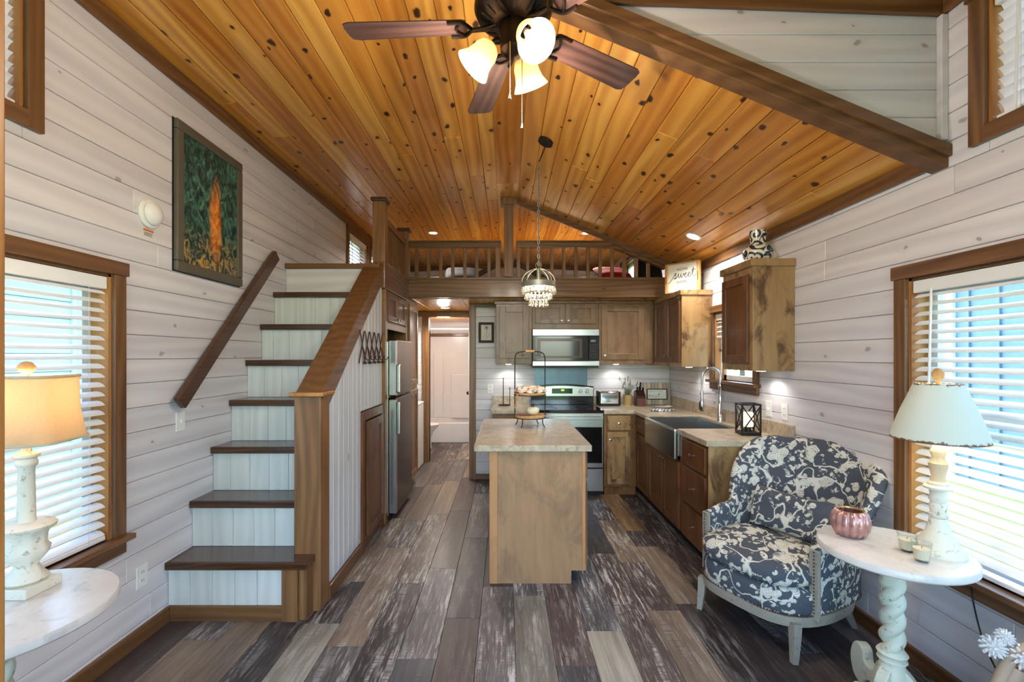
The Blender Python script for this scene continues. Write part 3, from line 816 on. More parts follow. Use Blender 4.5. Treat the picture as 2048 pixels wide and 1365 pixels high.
# newel and sloping guard
nw = obj('newel_post', G().box(-1.243, -1.085, 2.665, 2.80, 0, 1.262), MT['post'], st, w=True, bevel=.006)
obj('newel_cap', G().box(-1.262, -1.062, 2.635, 2.83, 1.262, 1.285), MT['doorwood'], nw, w=True, bevel=.006)
GA, GB = (2.66, 1.275), (3.99, 2.315)
gd = Vector((GB[0]-GA[0], GB[1]-GA[1])).normalized(); gn = Vector((-gd.y, gd.x))
P = [Vector(GA), Vector(GB), Vector(GB)-gn*.04, Vector(GA)-gn*.04]
obj('guard_cap', G().prism([tuple(p) for p in P], 'X', -1.236, -1.078), MT['trim_y'], st, w=True, bevel=.006)
P = [Vector(GA)-gn*.04, Vector(GB)-gn*.04, Vector(GB)-gn*.145, Vector(GA)-gn*.145]
obj('guard_skirt', G().prism([tuple(p) for p in P], 'X', -1.107, -1.086), MT['trim_y'], st, w=True, bevel=.004)
# beadboard side of the stairs: upright boards cut to the slope
ycut = lambda y: GA[1]+(y-GA[0])*(GB[1]-GA[1])/(GB[0]-GA[0])-.05
y = 2.80
while y < 4.03-.005:
    e = min(y+.092, 4.03)
    zb = .085 if y < 3.44 else 1.075
    zt0, zt1 = min(ycut(y), 2.28), min(ycut(e), 2.28)
    segs = [(y, e, zb)]
    if y < 3.44 < e: segs = [(y, 3.44, .085), (3.44, e, 1.075)]
    for (a, b, q) in segs:
        obj('side_board', G().prism([(a+.0008, q), (b-.0008, q), (b-.0008, min(ycut(b), 2.28)), (a+.0008, min(ycut(a), 2.28))], 'X', -1.118, -1.098), MT['white_vy'], st, w=True, bevel=.004, seg=1)
    y = e
obj('side_core', G().prism([(2.79, 0), (3.43, 0), (3.43, 1.06), (4.02, 1.06), (4.02, 2.22), (3.98, 2.22), (2.79, 1.24)], 'X', -1.236, -1.122), MT['backing_w'], st, w=True)
obj('side_base', G().box(-1.098, -1.08, 2.80, 3.43, 0, .085), MT['trim_y'], st, w=True, bevel=.003)

# wall handrail
hr = tag(obj('handrail', G().bar((XL+.05, 2.60, 1.225), (XL+.05, 3.69, 2.315), .036, .085, up=(0,-.7,.7)), MT['rail'], bevel=.005), 'dark stained handrail running up the left wall', 'handrail')

# under-stair door, fridge surround, pantry: shaker helper in a frame (u along, d out, z up)
def mapper(side, at):
    if side == 'L': return lambda g, u0, u1, d0, d1, z0, z1: g.box(at+d0, at+d1, u0, u1, z0, z1)
    if side == 'R': return lambda g, u0, u1, d0, d1, z0, z1: g.box(at-d0, at-d1, u0, u1, z0, z1)
    if side == 'B': return lambda g, u0, u1, d0, d1, z0, z1: g.box(u0, u1, at-d0, at-d1, z0, z1)
def point(side, at, u, d, z):
    return {'L': (at+d, u, z), 'R': (at-d, u, z), 'B': (u, at-d, z)}[side]
def knob(parent, side, at, u, d, z, mat=None):
    p0 = Vector(point(side, at, u, d, z)); p1 = Vector(point(side, at, u, d+.018, z)); p2 = Vector(point(side, at, u, d+.026, z))
    g = G().tube([p0, p1], .005, 8)
    n = (p1-p0).normalized(); g.tube([p1-n*.004, p1+n*.003, p2-n*.002, p2+n*.001], [.006, .0145, .0145, .007], 12)
    return obj('knob', g, mat or MT['nickel'], parent, w=True, smooth=50)
def shaker(parent, side, at, u0, u1, z0, z1, mat, kn=None, fw=.06, th=.02, panel=None, name='door'):
    mp = mapper(side, at); g = G()
    mp(g, u0, u0+fw, 0, th, z0, z1); mp(g, u1-fw, u1, 0, th, z0, z1)
    mp(g, u0+fw, u1-fw, 0, th, z0, z0+fw); mp(g, u0+fw, u1-fw, 0, th, z1-fw, z1)
    d = obj(name, g, mat, parent, w=True, bevel=.003)
    obj('door_panel', mp(G(), u0+fw-.004, u1-fw+.004, 0, th*.45, z0+fw-.004, z1-fw+.004), panel or mat, d, w=True)
    if kn: knob(d, side, at, kn[0], th, kn[1])
    return d
def drawer(parent, side, at, u0, u1, z0, z1, mat, th=.02):
    d = obj('drawer', mapper(side, at)(G(), u0, u1, 0, th, z0, z1), mat, parent, w=True, bevel=.004)
    knob(d, side, at, (u0+u1)/2, th, (z0+z1)/2)
    return d

ud = thing('understair_cupboard', 'small brown cupboard door set into the stair side below the coat rack', 'cupboard', (-1.10, 3.74, 0))
g = G(); mp = mapper('L', -1.10)
mp(g, 3.435, 3.50, -.02, .02, 0, 1.07); mp(g, 3.50, 4.03, -.02, .02, 1.0, 1.07); mp(g, 3.97, 4.03, -.02, .02, 0, 1.0); mp(g, 3.50, 3.97, -.05, .0, .0, .09)
obj('face_frame', g, MT['cab_dark'], ud, w=True, bevel=.003)
shaker(ud, 'L', -1.085, 3.52, 3.96, .10, .99, MT['cab_dark'], fw=.06)

# fridge alcove with cupboard above, pantry beyond
fs = thing('fridge_surround', 'brown cupboard over the fridge with two small shaker doors', 'cabinet', (-1.10, 4.5, 0))
obj('side_panel', G().box(-1.88, -1.068, 4.035, 4.105, 0, 2.10), MT['cab_y'], fs, w=True, bevel=.003)
obj('side_panel', G().box(-1.88, -1.068, 4.865, 4.93, 0, 2.10), MT['cab_y'], fs, w=True, bevel=.003)
obj('cupboard_box', G().box(-1.88, -1.085, 4.105, 4.865, 1.80, 2.10), MT['cab_y'], fs, w=True)
obj('valance', G().box(-1.095, -1.07, 4.105, 4.865, 1.74, 1.80), MT['cab_y'], fs, w=True, bevel=.003)
obj('alcove_back', G().box(-1.89, -1.88, 4.035, 4.93, 0, 2.1), MT['backing_w'], fs, w=True)
shaker(fs, 'L', -1.085, 4.13, 4.475, 1.815, 2.085, MT['cab_dark'], kn=(4.445, 1.85), fw=.055)
shaker(fs, 'L', -1.085, 4.49, 4.84, 1.815, 2.085, MT['cab_dark'], kn=(4.52, 1.85), fw=.055)
pt = thing('pantry_cabinet', 'tall narrow brown pantry cabinet just past the fridge', 'cabinet', (-1.10, 5.2, 0))
obj('carcass', G().box(-1.88, -1.07, 4.935, 5.48, .09, 2.125), MT['cab_y'], pt, w=True, bevel=.003)
obj('toe_kick', G().box(-1.86, -1.12, 4.94, 5.47, 0, .09), MT['blackm'], pt, w=True)
shaker(pt, 'L', -1.07, 4.98, 5.44, 1.165, 2.07, MT['cab_y'], kn=(5.02, 1.22), fw=.065)
shaker(pt, 'L', -1.07, 4.98, 5.44, .12, 1.11, MT['cab_y'], kn=(5.02, 1.05), fw=.065)

fr = thing('refrigerator', 'dark stainless top freezer refrigerator in the alcove by the stairs', 'refrigerator', (-1.4, 4.485, 0))
obj('body', G().box(-1.80, -1.07, 4.135, 4.845, .04, 1.63), MT['steel'], fr, w=True, bevel=.006)
obj('base_grille', G().box(-1.76, -1.06, 4.15, 4.83, .0, .06), MT['blackm'], fr, w=True)
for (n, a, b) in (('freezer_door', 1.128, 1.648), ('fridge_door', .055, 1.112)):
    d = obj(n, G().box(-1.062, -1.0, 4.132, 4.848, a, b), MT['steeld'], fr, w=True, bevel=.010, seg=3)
    obj('door_edge', G().box(-1.062, -.999, 4.128, 4.185, a+.012, b-.012), MT['steel'], d, w=True, bevel=.003)
    h = (1.16, 1.42) if n == 'freezer_door' else (.78, 1.08)
    obj('handle', G().box(-.999, -.965, 4.150, 4.178, h[0], h[1]), MT['steel'], d, w=True, bevel=.010, seg=3)

# ------------------------------------------------------------------ loft
lo = thing('loft_floor', 'wooden loft deck with a thick brown front beam over the kitchen', 'loft', (0, YL, 2.13), kind='structure')
bm = obj('front_beam', G().box(-1.075, XR-.001, YL-.04, YL+.06, 2.135, 2.352), MT['trim_x'], lo, w=True, bevel=.008)
obj('beam_ledge', G().box(-1.075, XR-.001, YL-.055, YL+.03, 2.325, 2.355), MT['trim_x'], bm, w=True, bevel=.004)
obj('side_beam', G().box(-1.13, -1.062, 3.985, YL-.04, 2.095, 2.33), MT['trim_y'], lo, w=True, bevel=.006)
obj('deck', G().box(XL, XR, YL+.06, YB, ZU+.018, 2.30), MT['backing'], lo, w=True)
n = 22; w_ = (XR-XL)/n
for i in range(n):
    obj('soffit_plank', G().box(XL+w_*i+.001, XL+w_*(i+1)-.001, YL+.06, YB, ZU, ZU+.016), MT['pine'], lo, w=True, bevel=.003, seg=1)

ra = thing('loft_railing', 'brown loft railing with square balusters above the kitchen beam', 'railing', (.3, YL, 2.355))
obj('top_rail', G().box(-1.06, -.055, YL-.03, YL+.04, 2.685, 2.742), MT['trim_x'], ra, w=True, bevel=.005)
obj('rail_cap', G().box(-1.06, -.055, YL-.045, YL+.055, 2.742, 2.757), MT['trim_x'], ra, w=True, bevel=.003)
xe = 1.165
obj('top_rail', G().box(.115, xe, YL-.03, YL+.04, 2.685, 2.742), MT['trim_x'], ra, w=True, bevel=.005)
obj('rail_cap', G().box(.115, xe, YL-.045, YL+.055, 2.742, 2.757), MT['trim_x'], ra, w=True, bevel=.003)
obj('sloped_rail', G().prism([(xe, 2.757), (1.74, 2.757-.575*m), (1.74, 2.685-.575*m), (xe, 2.685)], 'Y', YL-.03, YL+.04), MT['rake'], ra, w=True, bevel=.004)
for i in range(8):
    x = -1.00+.1325*i
    if x > -.12: break
    obj('baluster', G().box(x, x+.036, YL-.015, YL+.02, 2.355, 2.685), MT['post'], ra, w=True, bevel=.003, seg=1)
obj('end_post', G().box(-.115, -.06, YL-.03, YL+.04, 2.355, 2.685), MT['post'], ra, w=True, bevel=.003)
obj('end_post', G().box(.115, .155, YL-.03, YL+.04, 2.355, 2.685), MT['post'], ra, w=True, bevel=.003)
for i in range(11):
    x = .22+.1325*i
    if x > 1.70: break
    zt = 2.69 if x < xe else 2.69-(x+.03-xe)*m
    obj('baluster', G().box(x, x+.036, YL-.015, YL+.02, 2.355, zt), MT['post'], ra, w=True, bevel=.003, seg=1)
cp = thing('ridge_post', 'central square post rising from the loft railing to the ridge', 'post', (XM, YL, 2.30))
obj('post_shaft', G().box(-.055, .115, YL-.035, YL+.045, 2.30, 2.36).box(-.02, .08, YL-.05, YL+.05, 2.36, 3.15), MT['post'], cp, w=True, bevel=.005)
obj('post_bracket', G().box(-.058, .118, YL-.065, YL+.065, 3.15, ZR-.026), MT['post'], cp, w=True, bevel=.004)
sr = thing('landing_railing', 'brown board railing between two square posts above the fridge', 'railing', (-1.12, 4.5, 2.33))
for (y0_, y1_, zt) in ((3.99, 4.10, 2.86), (4.955, 5.05, 2.86)):
    q = obj('post', G().box(-1.172, -1.062, y0_, y1_, 2.315, zt), MT['post'], sr, w=True, bevel=.005)
    obj('post_cap', G().box(-1.187, -1.047, y0_-.015, y1_+.015, zt, zt+.032), MT['tread'], q, w=True, bevel=.006)
obj('top_rail', G().box(-1.15, -1.085, 4.10, 4.955, 2.70, 2.76), MT['trim_y'], sr, w=True, bevel=.004)
y = 4.115
while y < 4.94:
    obj('baluster', G().box(-1.135, -1.100, y, y+.036, 2.33, 2.70), MT['trim_z'], sr, w=True, bevel=.003, seg=1); y += .085

# loft furnishings
bd = thing('loft_bed', 'invented low bed behind the loft railing with pale bedding to bounce light', 'bed', (.2, 7.0, 2.30))
obj('bounce_mattress', G().box(-.75, 1.2, 6.1, 8.1, 2.302, 2.50), MT['linen'], bd, w=True, bevel=.05, seg=4)  # hidden behind the beam; kept pale so it bounces light around the loft
obj('headboard', G().box(-.78, 1.25, 8.12, 8.17, 2.302, 2.80), MT['darkbeam'], bd, w=True, bevel=.01)
for (a, b, lab) in (((-.60, 2.76), (-.06, 3.06), 'dark diagonal brace to the left of the loft ridge post'), ((.14, 3.06), (.66, 2.76), 'dark diagonal brace to the right of the loft ridge post')):
    tag(obj('roof_brace', G().bar((a[0], 7.5, a[1]), (b[0], 7.5, b[1]), .09, .075), MT['darkbeam'], bevel=.004), lab, 'brace', kind='structure')
def pillow(name, label, cat, loc, size, rot, mat, parent=None):
    a, b, t = size
    def f(u, v):
        th = 2*math.pi*v; x = (u-.5)*2
        X = x*a/2*(1-.06*math.cos(th)**2); e = max(0, 1-abs(x)**3.2)**.5
        return (X, math.sin(th)*t/2*e**1.0*(.55+.45*abs(math.cos(th))) , math.cos(th)*b/2*(.9+.1*abs(x)**2)*(.985 if e > 0 else .96))
    g = G().grid(f, 21, 20, cv=True)
    n = len(g.v)
    o = obj(name, g, mat, None, smooth=180)
    o.rotation_euler = rot; o.location = loc
    return tag(o, label, cat)
pillow('cushion', 'black cushion on the loft bed left of the ridge post', 'cushion', (-.62, 6.35, 2.64), (.45, .36, .16), (R(-55), 0, R(5)), MT['navy'])
pillow('cushion', 'crumpled red cushion behind the loft railing', 'cushion', (1.30, 5.55, 2.50), (.42, .38, .16), (R(-62), 0, R(10)), MT['red'])
pillow('cushion', 'black and white patterned cushion at the right end of the loft railing', 'cushion', (1.68, 5.35, 2.50), (.34, .38, .14), (R(-20), R(4), R(12)), MT['navy'])
# ------------------------------------------------------------------ kitchen: base cabinets
XC, YC = 1.40, 4.90                       # cabinet fronts: right run, back run
def carcass(t, g, mat): return obj('carcass', g, mat, t, w=True, bevel=.003)
b1 = thing('base_cabinet', 'narrow brown base cabinet to the left of the stove', 'cabinet', (.07, 5.2, 0), group='kitchen base cabinets')
carcass(b1, G().box(-.15, .285, YC, YK-.002, .09, .875), MT['cab_x'])
obj('toe_kick', G().box(-.14, .28, YC+.06, YK-.01, 0, .09), MT['cab_x'], b1, w=True)
drawer(b1, 'B', YC, -.13, .265, .70, .855, MT['cab_x']); shaker(b1, 'B', YC, -.13, .265, .11, .68, MT['cab_x'], kn=(.235, .62))
b2 = thing('base_cabinet', 'brown base cabinet with one drawer to the right of the stove', 'cabinet', (1.22, 5.2, 0), group='kitchen base cabinets')
carcass(b2, G().box(1.055, XC+.005, YC, YK-.002, .09, .875), MT['cab_y'])
obj('toe_kick', G().box(1.06, XC, YC+.02, YK-.01, 0, .09), MT['cab_y'], b2, w=True)
drawer(b2, 'B', YC, 1.085, 1.335, .70, .855, MT['cab_h']); shaker(b2, 'B', YC, 1.085, 1.335, .12, .68, MT['cab_h'], kn=(1.115, .60), fw=.055)
b3 = thing('base_cabinet', 'slim corner cabinet with drawer between stove corner and sink', 'cabinet', (1.7, 4.66, 0), group='kitchen base cabinets')
carcass(b3, G().box(XC+.006, XR-.002, 4.445, YK-.002, .09, .875), MT['cab_dark'])
obj('toe_kick', G().box(XC+.06, XR-.01, 4.45, YC, 0, .09), MT['blackm'], b3, w=True)
drawer(b3, 'R', XC+.006, 4.47, 4.86, .70, .855, MT['cab_dark']); shaker(b3, 'R', XC+.006, 4.47, 4.86, .11, .68, MT['cab_dark'], kn=(4.50, .62), fw=.055)
b4 = thing('sink_cabinet', 'brown sink cabinet with two doors below the steel apron', 'cabinet', (1.7, 4.04, 0), group='kitchen base cabinets')
carcass(b4, G().box(XC, XR-.002, 3.605, 4.443, .09, .655), MT['cab_dark'])
obj('stile', G().box(XC, XC+.06, 3.605, 3.655, .655, .875).box(XC, XC+.06, 4.438, 4.443, .655, .875), MT['cab_y'], b4, w=True)
obj('toe_kick', G().box(XC+.06, XR-.01, 3.61, 4.44, 0, .09), MT['blackm'], b4, w=True)
shaker(b4, 'R', XC, 4.045, 4.42, .11, .645, MT['cab_dark'], kn=(4.075, .60), fw=.055)
shaker(b4, 'R', XC, 3.645, 4.03, .11, .645, MT['cab_dark'], kn=(4.0, .60), fw=.055)
b5 = thing('drawer_cabinet', 'brown three drawer base cabinet behind the armchair', 'cabinet', (1.7, 3.37, 0), group='kitchen base cabinets')
carcass(b5, G().box(XC, XR-.002, 3.145, 3.603, .09, .875), MT['cab_dark'])
obj('end_panel', G().box(XC-.005, XR-.002, 3.135, 3.145, .0, .875), MT['cab_h'], b5, w=True, bevel=.002)
obj('toe_kick', G().box(XC+.06, XR-.01, 3.15, 3.60, 0, .09), MT['blackm'], b5, w=True)
for (a, b) in ((.665, .855), (.375, .645), (.105, .355)): drawer(b5, 'R', XC, 3.165, 3.575, a, b, MT['cab_dark'])

# worktops
ct = thing('countertop', 'mottled beige L-shaped worktop around the corner sink run', 'countertop', (1.7, 4.4, .875))
g = G().box(1.052, XR-.001, 4.875, YK-.001, .875, .915).box(1.375, XR-.001, 4.437, 4.875, .875, .915).box(1.375, XR-.001, 3.12, 3.653, .875, .915).box(1.875, XR-.001, 3.653, 4.437, .875, .915)
obj('worktop', g, MT['counter'], ct, w=True, bevel=.003)
obj('backsplash', G().box(1.052, XR-.02, YK-.02, YK-.001, .915, 1.015), MT['counter'], ct, w=True, bevel=.003)
obj('backsplash', G().box(XR-.02, XR-.001, 3.12, YK-.001, .915, 1.02), MT['counter'], ct, w=True, bevel=.003)
ct2 = thing('countertop', 'short mottled worktop left of the stove under the paper towel holder', 'countertop', (.07, 5.2, .875))
obj('worktop', G().box(-.165, .288, 4.875, YK-.001, .875, .915), MT['counter'], ct2, w=True, bevel=.003)
obj('backsplash', G().box(-.165, .288, YK-.02, YK-.001, .915, 1.015), MT['counter'], ct2, w=True, bevel=.003)

# farmhouse sink
sk = thing('farmhouse_sink', 'stainless apron front sink set into the right hand worktop', 'sink', (1.62, 4.045, .66))
y0, y1, xa, xb = 3.658, 4.432, 1.35, 1.87
obj('apron', G().box(xa, xa+.035, y0, y1, .66, .905), MT['steel'], sk, w=True, bevel=.012, seg=4)
g = G().box(xa+.035, xb, y0, y0+.012, .69, .905).box(xa+.035, xb, y1-.012, y1, .69, .905).box(xb-.012, xb, y0+.012, y1-.012, .69, .905).box(xa+.035, xb-.012, y0+.012, y1-.012, .69, .702)
obj('basin', g, MT['steel'], sk, w=True, bevel=.003)
obj('drain', G().lathe([(.0, .0), (.045, .0), (.045, .004), (.0, .006)], (1.62, 4.045, .702), 20), MT['chrome'], sk, w=True, smooth=40)
# spring faucet
fc = thing('faucet', 'tall chrome spring neck kitchen faucet behind the sink', 'faucet', (1.925, 4.09, .915))
obj('base', G().lathe([(.026, 0), (.026, .05), (.022, .055), (.022, .13), (.015, .14), (.015, .30), (.018, .305), (.018, .33), (.012, .34), (.012, .36)], n=16), MT['chrome'], fc, smooth=40)
obj('lever', G().tube([(0, -.02, .075), (.0, -.055, .085), (.0, -.09, .11)], [.008, .007, .005], 8), MT['chrome'], fc, smooth=60)
arch = [(-.082+.082*math.cos(a), 0, .385+.09*math.sin(a)) for a in [math.pi*k/24 for k in range(25)]]
pth = [(0, 0, .34)]+arch+[(-.164, 0, .34), (-.164, 0, .27)]
obj('hose', G().tube(pth, .008, 8), MT['nickel'], fc, smooth=60)
sp_ = []; cum = crom(pth, 6)
L = [0]
for i in range(1, len(cum)): L.append(L[-1]+(cum[i]-cum[i-1]).length)
turns = 34; steps = 34*8
for k in range(steps+1):
    sl = L[-1]*k/steps*.86
    i = max(j for j in range(len(L)) if L[j] <= sl+1e-9); i = min(i, len(cum)-2)
    f_ = (sl-L[i])/max(1e-6, L[i+1]-L[i]); p = cum[i].lerp(cum[i+1], f_); d = (cum[i+1]-cum[i]).normalized()
    n_ = Vector((0, 1, 0)); b_ = d.cross(n_); a = 2*math.pi*turns*k/steps
    sp_.append(p+n_*(.0135*math.cos(a))+b_*(.0135*math.sin(a)))
obj('spring', G().tube(sp_, .0022, 5), MT['chrome'], fc, smooth=60)
obj('spray_head', G().lathe([(.010, .27), (.013, .25), (.013, .19), (.019, .175), (.019, .09), (.015, .085)][::-1], (-.164, 0, 0), 14), MT['chrome'], fc, smooth=40)
obj('spray_button', G().box(-.188, -.18, -.008, .008, .10, .17), MT['blackm'], fc, bevel=.003)
obj('support_arm', G().tube([(0, 0, .25), (-.08, 0, .247), (-.164, 0, .243)], .006, 8).ring((-.164, 0, .243), .018, .005), MT['chrome'], fc, smooth=60)

# range
rg = thing('range_cooker', 'stainless electric range with black glass top between the base cabinets', 'stove', (.67, 5.2, 0))
xa, xb = .293, 1.048
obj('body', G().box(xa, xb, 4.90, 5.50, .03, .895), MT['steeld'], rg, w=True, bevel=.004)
obj('cooktop', G().box(xa, xb, 4.872, 5.42, .895, .918), MT['black'], rg, w=True, bevel=.006)
for k, (x, y, r) in enumerate(((.48, 5.03, .09), (.86, 5.03, .075), (.48, 5.28, .07), (.86, 5.28, .09))):
    obj('burner_ring', G().ring((x, y, .9185), r, .0015, 32, 4), MT['blackm'], rg, w=True)
dr = obj('oven_door', G().box(xa+.003, xb-.003, 4.872, 4.90, .30, .885), MT['steel'], rg, w=True, bevel=.006)
obj('oven_window', G().box(xa+.02, xb-.02, 4.866, 4.873, .35, .735), MT['black'], dr, w=True, bevel=.004)
obj('handle', G().tube([(xa+.04, 4.872, .835), (xa+.04, 4.83, .835)], .009, 8).tube([(xb-.04, 4.872, .835), (xb-.04, 4.83, .835)], .009, 8).box(xa+.015, xb-.015, 4.815, 4.84, .82, .852), MT['steel'], dr, w=True, bevel=.004, seg=2)
dw = obj('storage_drawer', G().box(xa+.003, xb-.003, 4.872, 4.90, .045, .285), MT['steel'], rg, w=True, bevel=.006)
obj('foot_rail', G().box(xa+.02, xb-.02, 4.92, 5.48, 0, .03), MT['blackm'], rg, w=True)
P = [(xa+.005, .918), (xb-.005, .918), (xb-.005, 1.135)]+[(xb-.005-(xb-xa-.01)*k/12, 1.135+.028*math.sin(math.pi*k/12)) for k in range(1, 12)]+[(xa+.005, 1.135)]
bg_ = obj('backguard', G().prism(P, 'Y', 5.42, 5.495), MT['black'], rg, w=True, bevel=.004)
P = [(xa+.012, 1.02), (xb-.012, 1.02), (xb-.012, 1.118)]+[(xb-.012-(xb-xa-.024)*k/12, 1.118+.026*math.sin(math.pi*k/12)) for k in range(1, 12)]+[(xa+.012, 1.118)]
obj('control_panel', G().prism(P, 'Y', 5.408, 5.421), MT['steel'], bg_, w=True, bevel=.002)
ds = obj('display', G().box(.545, .79, 5.404, 5.409, 1.05, 1.112), MT['black'], bg_, w=True)
obj('clock_digits', G().box(.655, .69, 5.402, 5.4045, 1.083, 1.098), MT['lcd'], bg_, w=True)
for x in (.385, .46, .885, .965):
    obj('control_knob', G().tube([(x, 5.409, 1.075), (x, 5.385, 1.075)], [.026, .021], 16).box(x-.004, x+.004, 5.375, 5.386, 1.056, 1.094), MT['chrome'], bg_, w=True, smooth=40)

# microwave
mw = thing('microwave', 'stainless over-range microwave with black door and keypad', 'microwave', (.675, 5.3, 1.37))
xa, xb = .30, 1.052
obj('body', G().box(xa, xb, 5.17, 5.51, 1.372, 1.80), MT['blackm'], mw, w=True, bevel=.003)
obj('top_band', G().box(xa, xb, 5.125, 5.17, 1.725, 1.80), MT['steel'], mw, w=True, bevel=.004)
obj('bottom_band', G().box(xa, xb, 5.125, 5.17, 1.385, 1.44), MT['steel'], mw, w=True, bevel=.004)
obj('underside', G().box(xa+.01, xb-.01, 5.13, 5.5, 1.362, 1.385), MT['blackm'], mw, w=True)
d = obj('door', G().box(xa, .932, 5.130, 5.17, 1.442, 1.723), MT['black'], mw, w=True, bevel=.003)
obj('door_window', G().box(xa+.055, .86, 5.1275, 5.131, 1.475, 1.695), MT['steeld'], d, w=True, bevel=.002)
obj('window_glass', G().box(xa+.085, .83, 5.1255, 5.128, 1.495, 1.665), MT['black'], d, w=True, bevel=.002)
kp = obj('keypad', G().box(.936, xb, 5.130, 5.17, 1.442, 1.723), MT['black'], mw, w=True, bevel=.003)
obj('display', G().box(.955, 1.012, 5.128, 5.131, 1.655, 1.68), MT['zinc'], kp, w=True)
for i in range(7):
    for j in range(3):
        obj('key', G().box(.951+.024*j, .969+.024*j, 5.128, 5.131, 1.47+.024*i, 1.484+.024*i), MT['steeld'], kp, w=True)
tag(obj('splash_panel', G().box(.345, .985, YK-.006, YK-.001, 1.10, 1.37), MT['zinc']), 'blue grey metal splash panel between stove and microwave', 'splashback')

# ------------------------------------------------------------------ upper cabinets
YU = 5.20
def puck(t, x, y, z):
    obj('puck_light', G().lathe([(.0, 0), (.03, 0), (.032, .008), (.0, .008)], (x, y, z-.009), 16), MT['puck'], t, w=True, smooth=40)
    l = lamp('SPOT', (x, y, z-.014), LAMP_PUCK, (1, .96, .9), t, size=.02, spot=140)
u1 = thing('wall_cabinet', 'brown wall cabinet with one door left of the microwave', 'cabinet', (.09, 5.35, 1.405), group='kitchen wall cabinets')
carcass(u1, G().box(-.115, .297, YU, YK-.001, 1.405, 2.125), MT['cab_x']); shaker(u1, 'B', YU, -.075, .262, 1.47, 2.065, MT['cab_x'], fw=.07)
obj('crown', G().box(-.13, .297, YU-.03, YK-.001, 2.09, 2.128), MT['cab_x'], u1, w=True, bevel=.003)
puck(u1, .03, 5.38, 1.405)
u2 = thing('wall_cabinet', 'short brown wall cabinet with two doors above the microwave', 'cabinet', (.675, 5.35, 1.81), group='kitchen wall cabinets')
carcass(u2, G().box(.299, 1.058, YU, YK-.001, 1.805, 2.125), MT['cab_x'])
shaker(u2, 'B', YU, .335, .665, 1.865, 2.09, MT['cab_x'], kn=(.635, 1.90), fw=.055); shaker(u2, 'B', YU, .68, 1.02, 1.865, 2.09, MT['cab_x'], kn=(.71, 1.90), fw=.055)
obj('crown', G().box(.299, 1.058, YU-.03, YK-.001, 2.095, 2.128), MT['cab_x'], u2, w=True, bevel=.003)
u3 = thing('wall_cabinet', 'brown wall cabinet with one wide door right of the microwave', 'cabinet', (1.37, 5.35, 1.405), group='kitchen wall cabinets')
carcass(u3, G().box(1.06, 1.685, YU, YK-.001, 1.405, 2.125), MT['cab_x']); shaker(u3, 'B', YU, 1.09, 1.575, 1.455, 2.075, MT['cab_x'], kn=(1.125, 1.50), fw=.07)
obj('crown', G().box(1.06, 1.66, YU-.03, YK-.001, 2.095, 2.128), MT['cab_x'], u3, w=True, bevel=.003)
puck(u3, 1.30, 5.38, 1.405)
u4 = thing('wall_cabinet', 'brown two door wall cabinet holding the home sign', 'cabinet', (1.83, 4.76, 1.39), group='kitchen wall cabinets')
carcass(u4, G().box(1.69, XR-.001, 4.375, YK-.001, 1.392, 2.09), MT['cab_h'])
obj('crown', G().box(1.672, XR-.001, 4.362, YK-.03, 2.085, 2.135), MT['cab_h'], u4, w=True, bevel=.004)
shaker(u4, 'R', 1.69, 4.40, 4.76, 1.43, 2.07, MT['cab_dark'], kn=(4.735, 1.50), fw=.06); shaker(u4, 'R', 1.69, 4.77, 5.14, 1.43, 2.07, MT['cab_dark'], kn=(4.795, 1.50), fw=.06)
puck(u4, 1.83, 4.55, 1.392)
u5 = thing('wall_cabinet', 'brown single door wall cabinet carrying the patterned vase', 'cabinet', (1.84, 3.34, 1.395), group='kitchen wall cabinets')
carcass(u5, G().box(1.695, XR-.001, 3.125, 3.555, 1.395, 2.125), MT['cab_h'])
obj('crown', G().box(1.675, XR-.001, 3.11, 3.57, 2.115, 2.168), MT['cab_h'], u5, w=True, bevel=.004)
shaker(u5, 'R', 1.695, 3.165, 3.535, 1.445, 2.07, MT['cab_dark'], kn=(3.515, 1.54), fw=.06)
puck(u5, 1.86, 3.32, 1.395)

# ------------------------------------------------------------------ island
isl = thing('kitchen_island', 'narrow brown kitchen island in the middle of the plank floor', 'island', (.2, 3.6, 0))
xa, xb, ya, yb = -.107, .521, 2.99, 4.18
obj('end_panel', G().prism([(xa, 0), (.43, 0), (.43, .085), (xb, .085), (xb, .873), (xa, .873)], 'Y', ya+.006, ya+.02), MT['isl'], isl, w=True)
obj('corner_stile', G().box(xa-.002, xa+.05, ya, ya+.006, 0, .873), MT['isl_trim'], isl, w=True, bevel=.002)
obj('corner_stile', G().box(xb-.02, xb+.002, ya, ya+.006, .087, .873), MT['isl_trim'], isl, w=True, bevel=.002)
obj('carcass', G().box(xa, xb, ya+.02, yb, .09, .873).box(xa, .43, ya+.02, yb, 0, .09), MT['cab_y'], isl, w=True)
mpR = mapper('L', xb)
for i in range(3):
    a = ya+.03+i*.385
    drawer(isl, 'L', xb, a, a+.37, .69, .855, MT['cab_y']); shaker(isl, 'L', xb, a, a+.37, .11, .67, MT['cab_y'], kn=(a+.33, .62))
it = tag(obj('island_top', G().box(-.208, .561, 2.967, 4.23, .874, .915), MT['counter'], bevel=.004), 'mottled beige laminate top of the kitchen island', 'countertop')
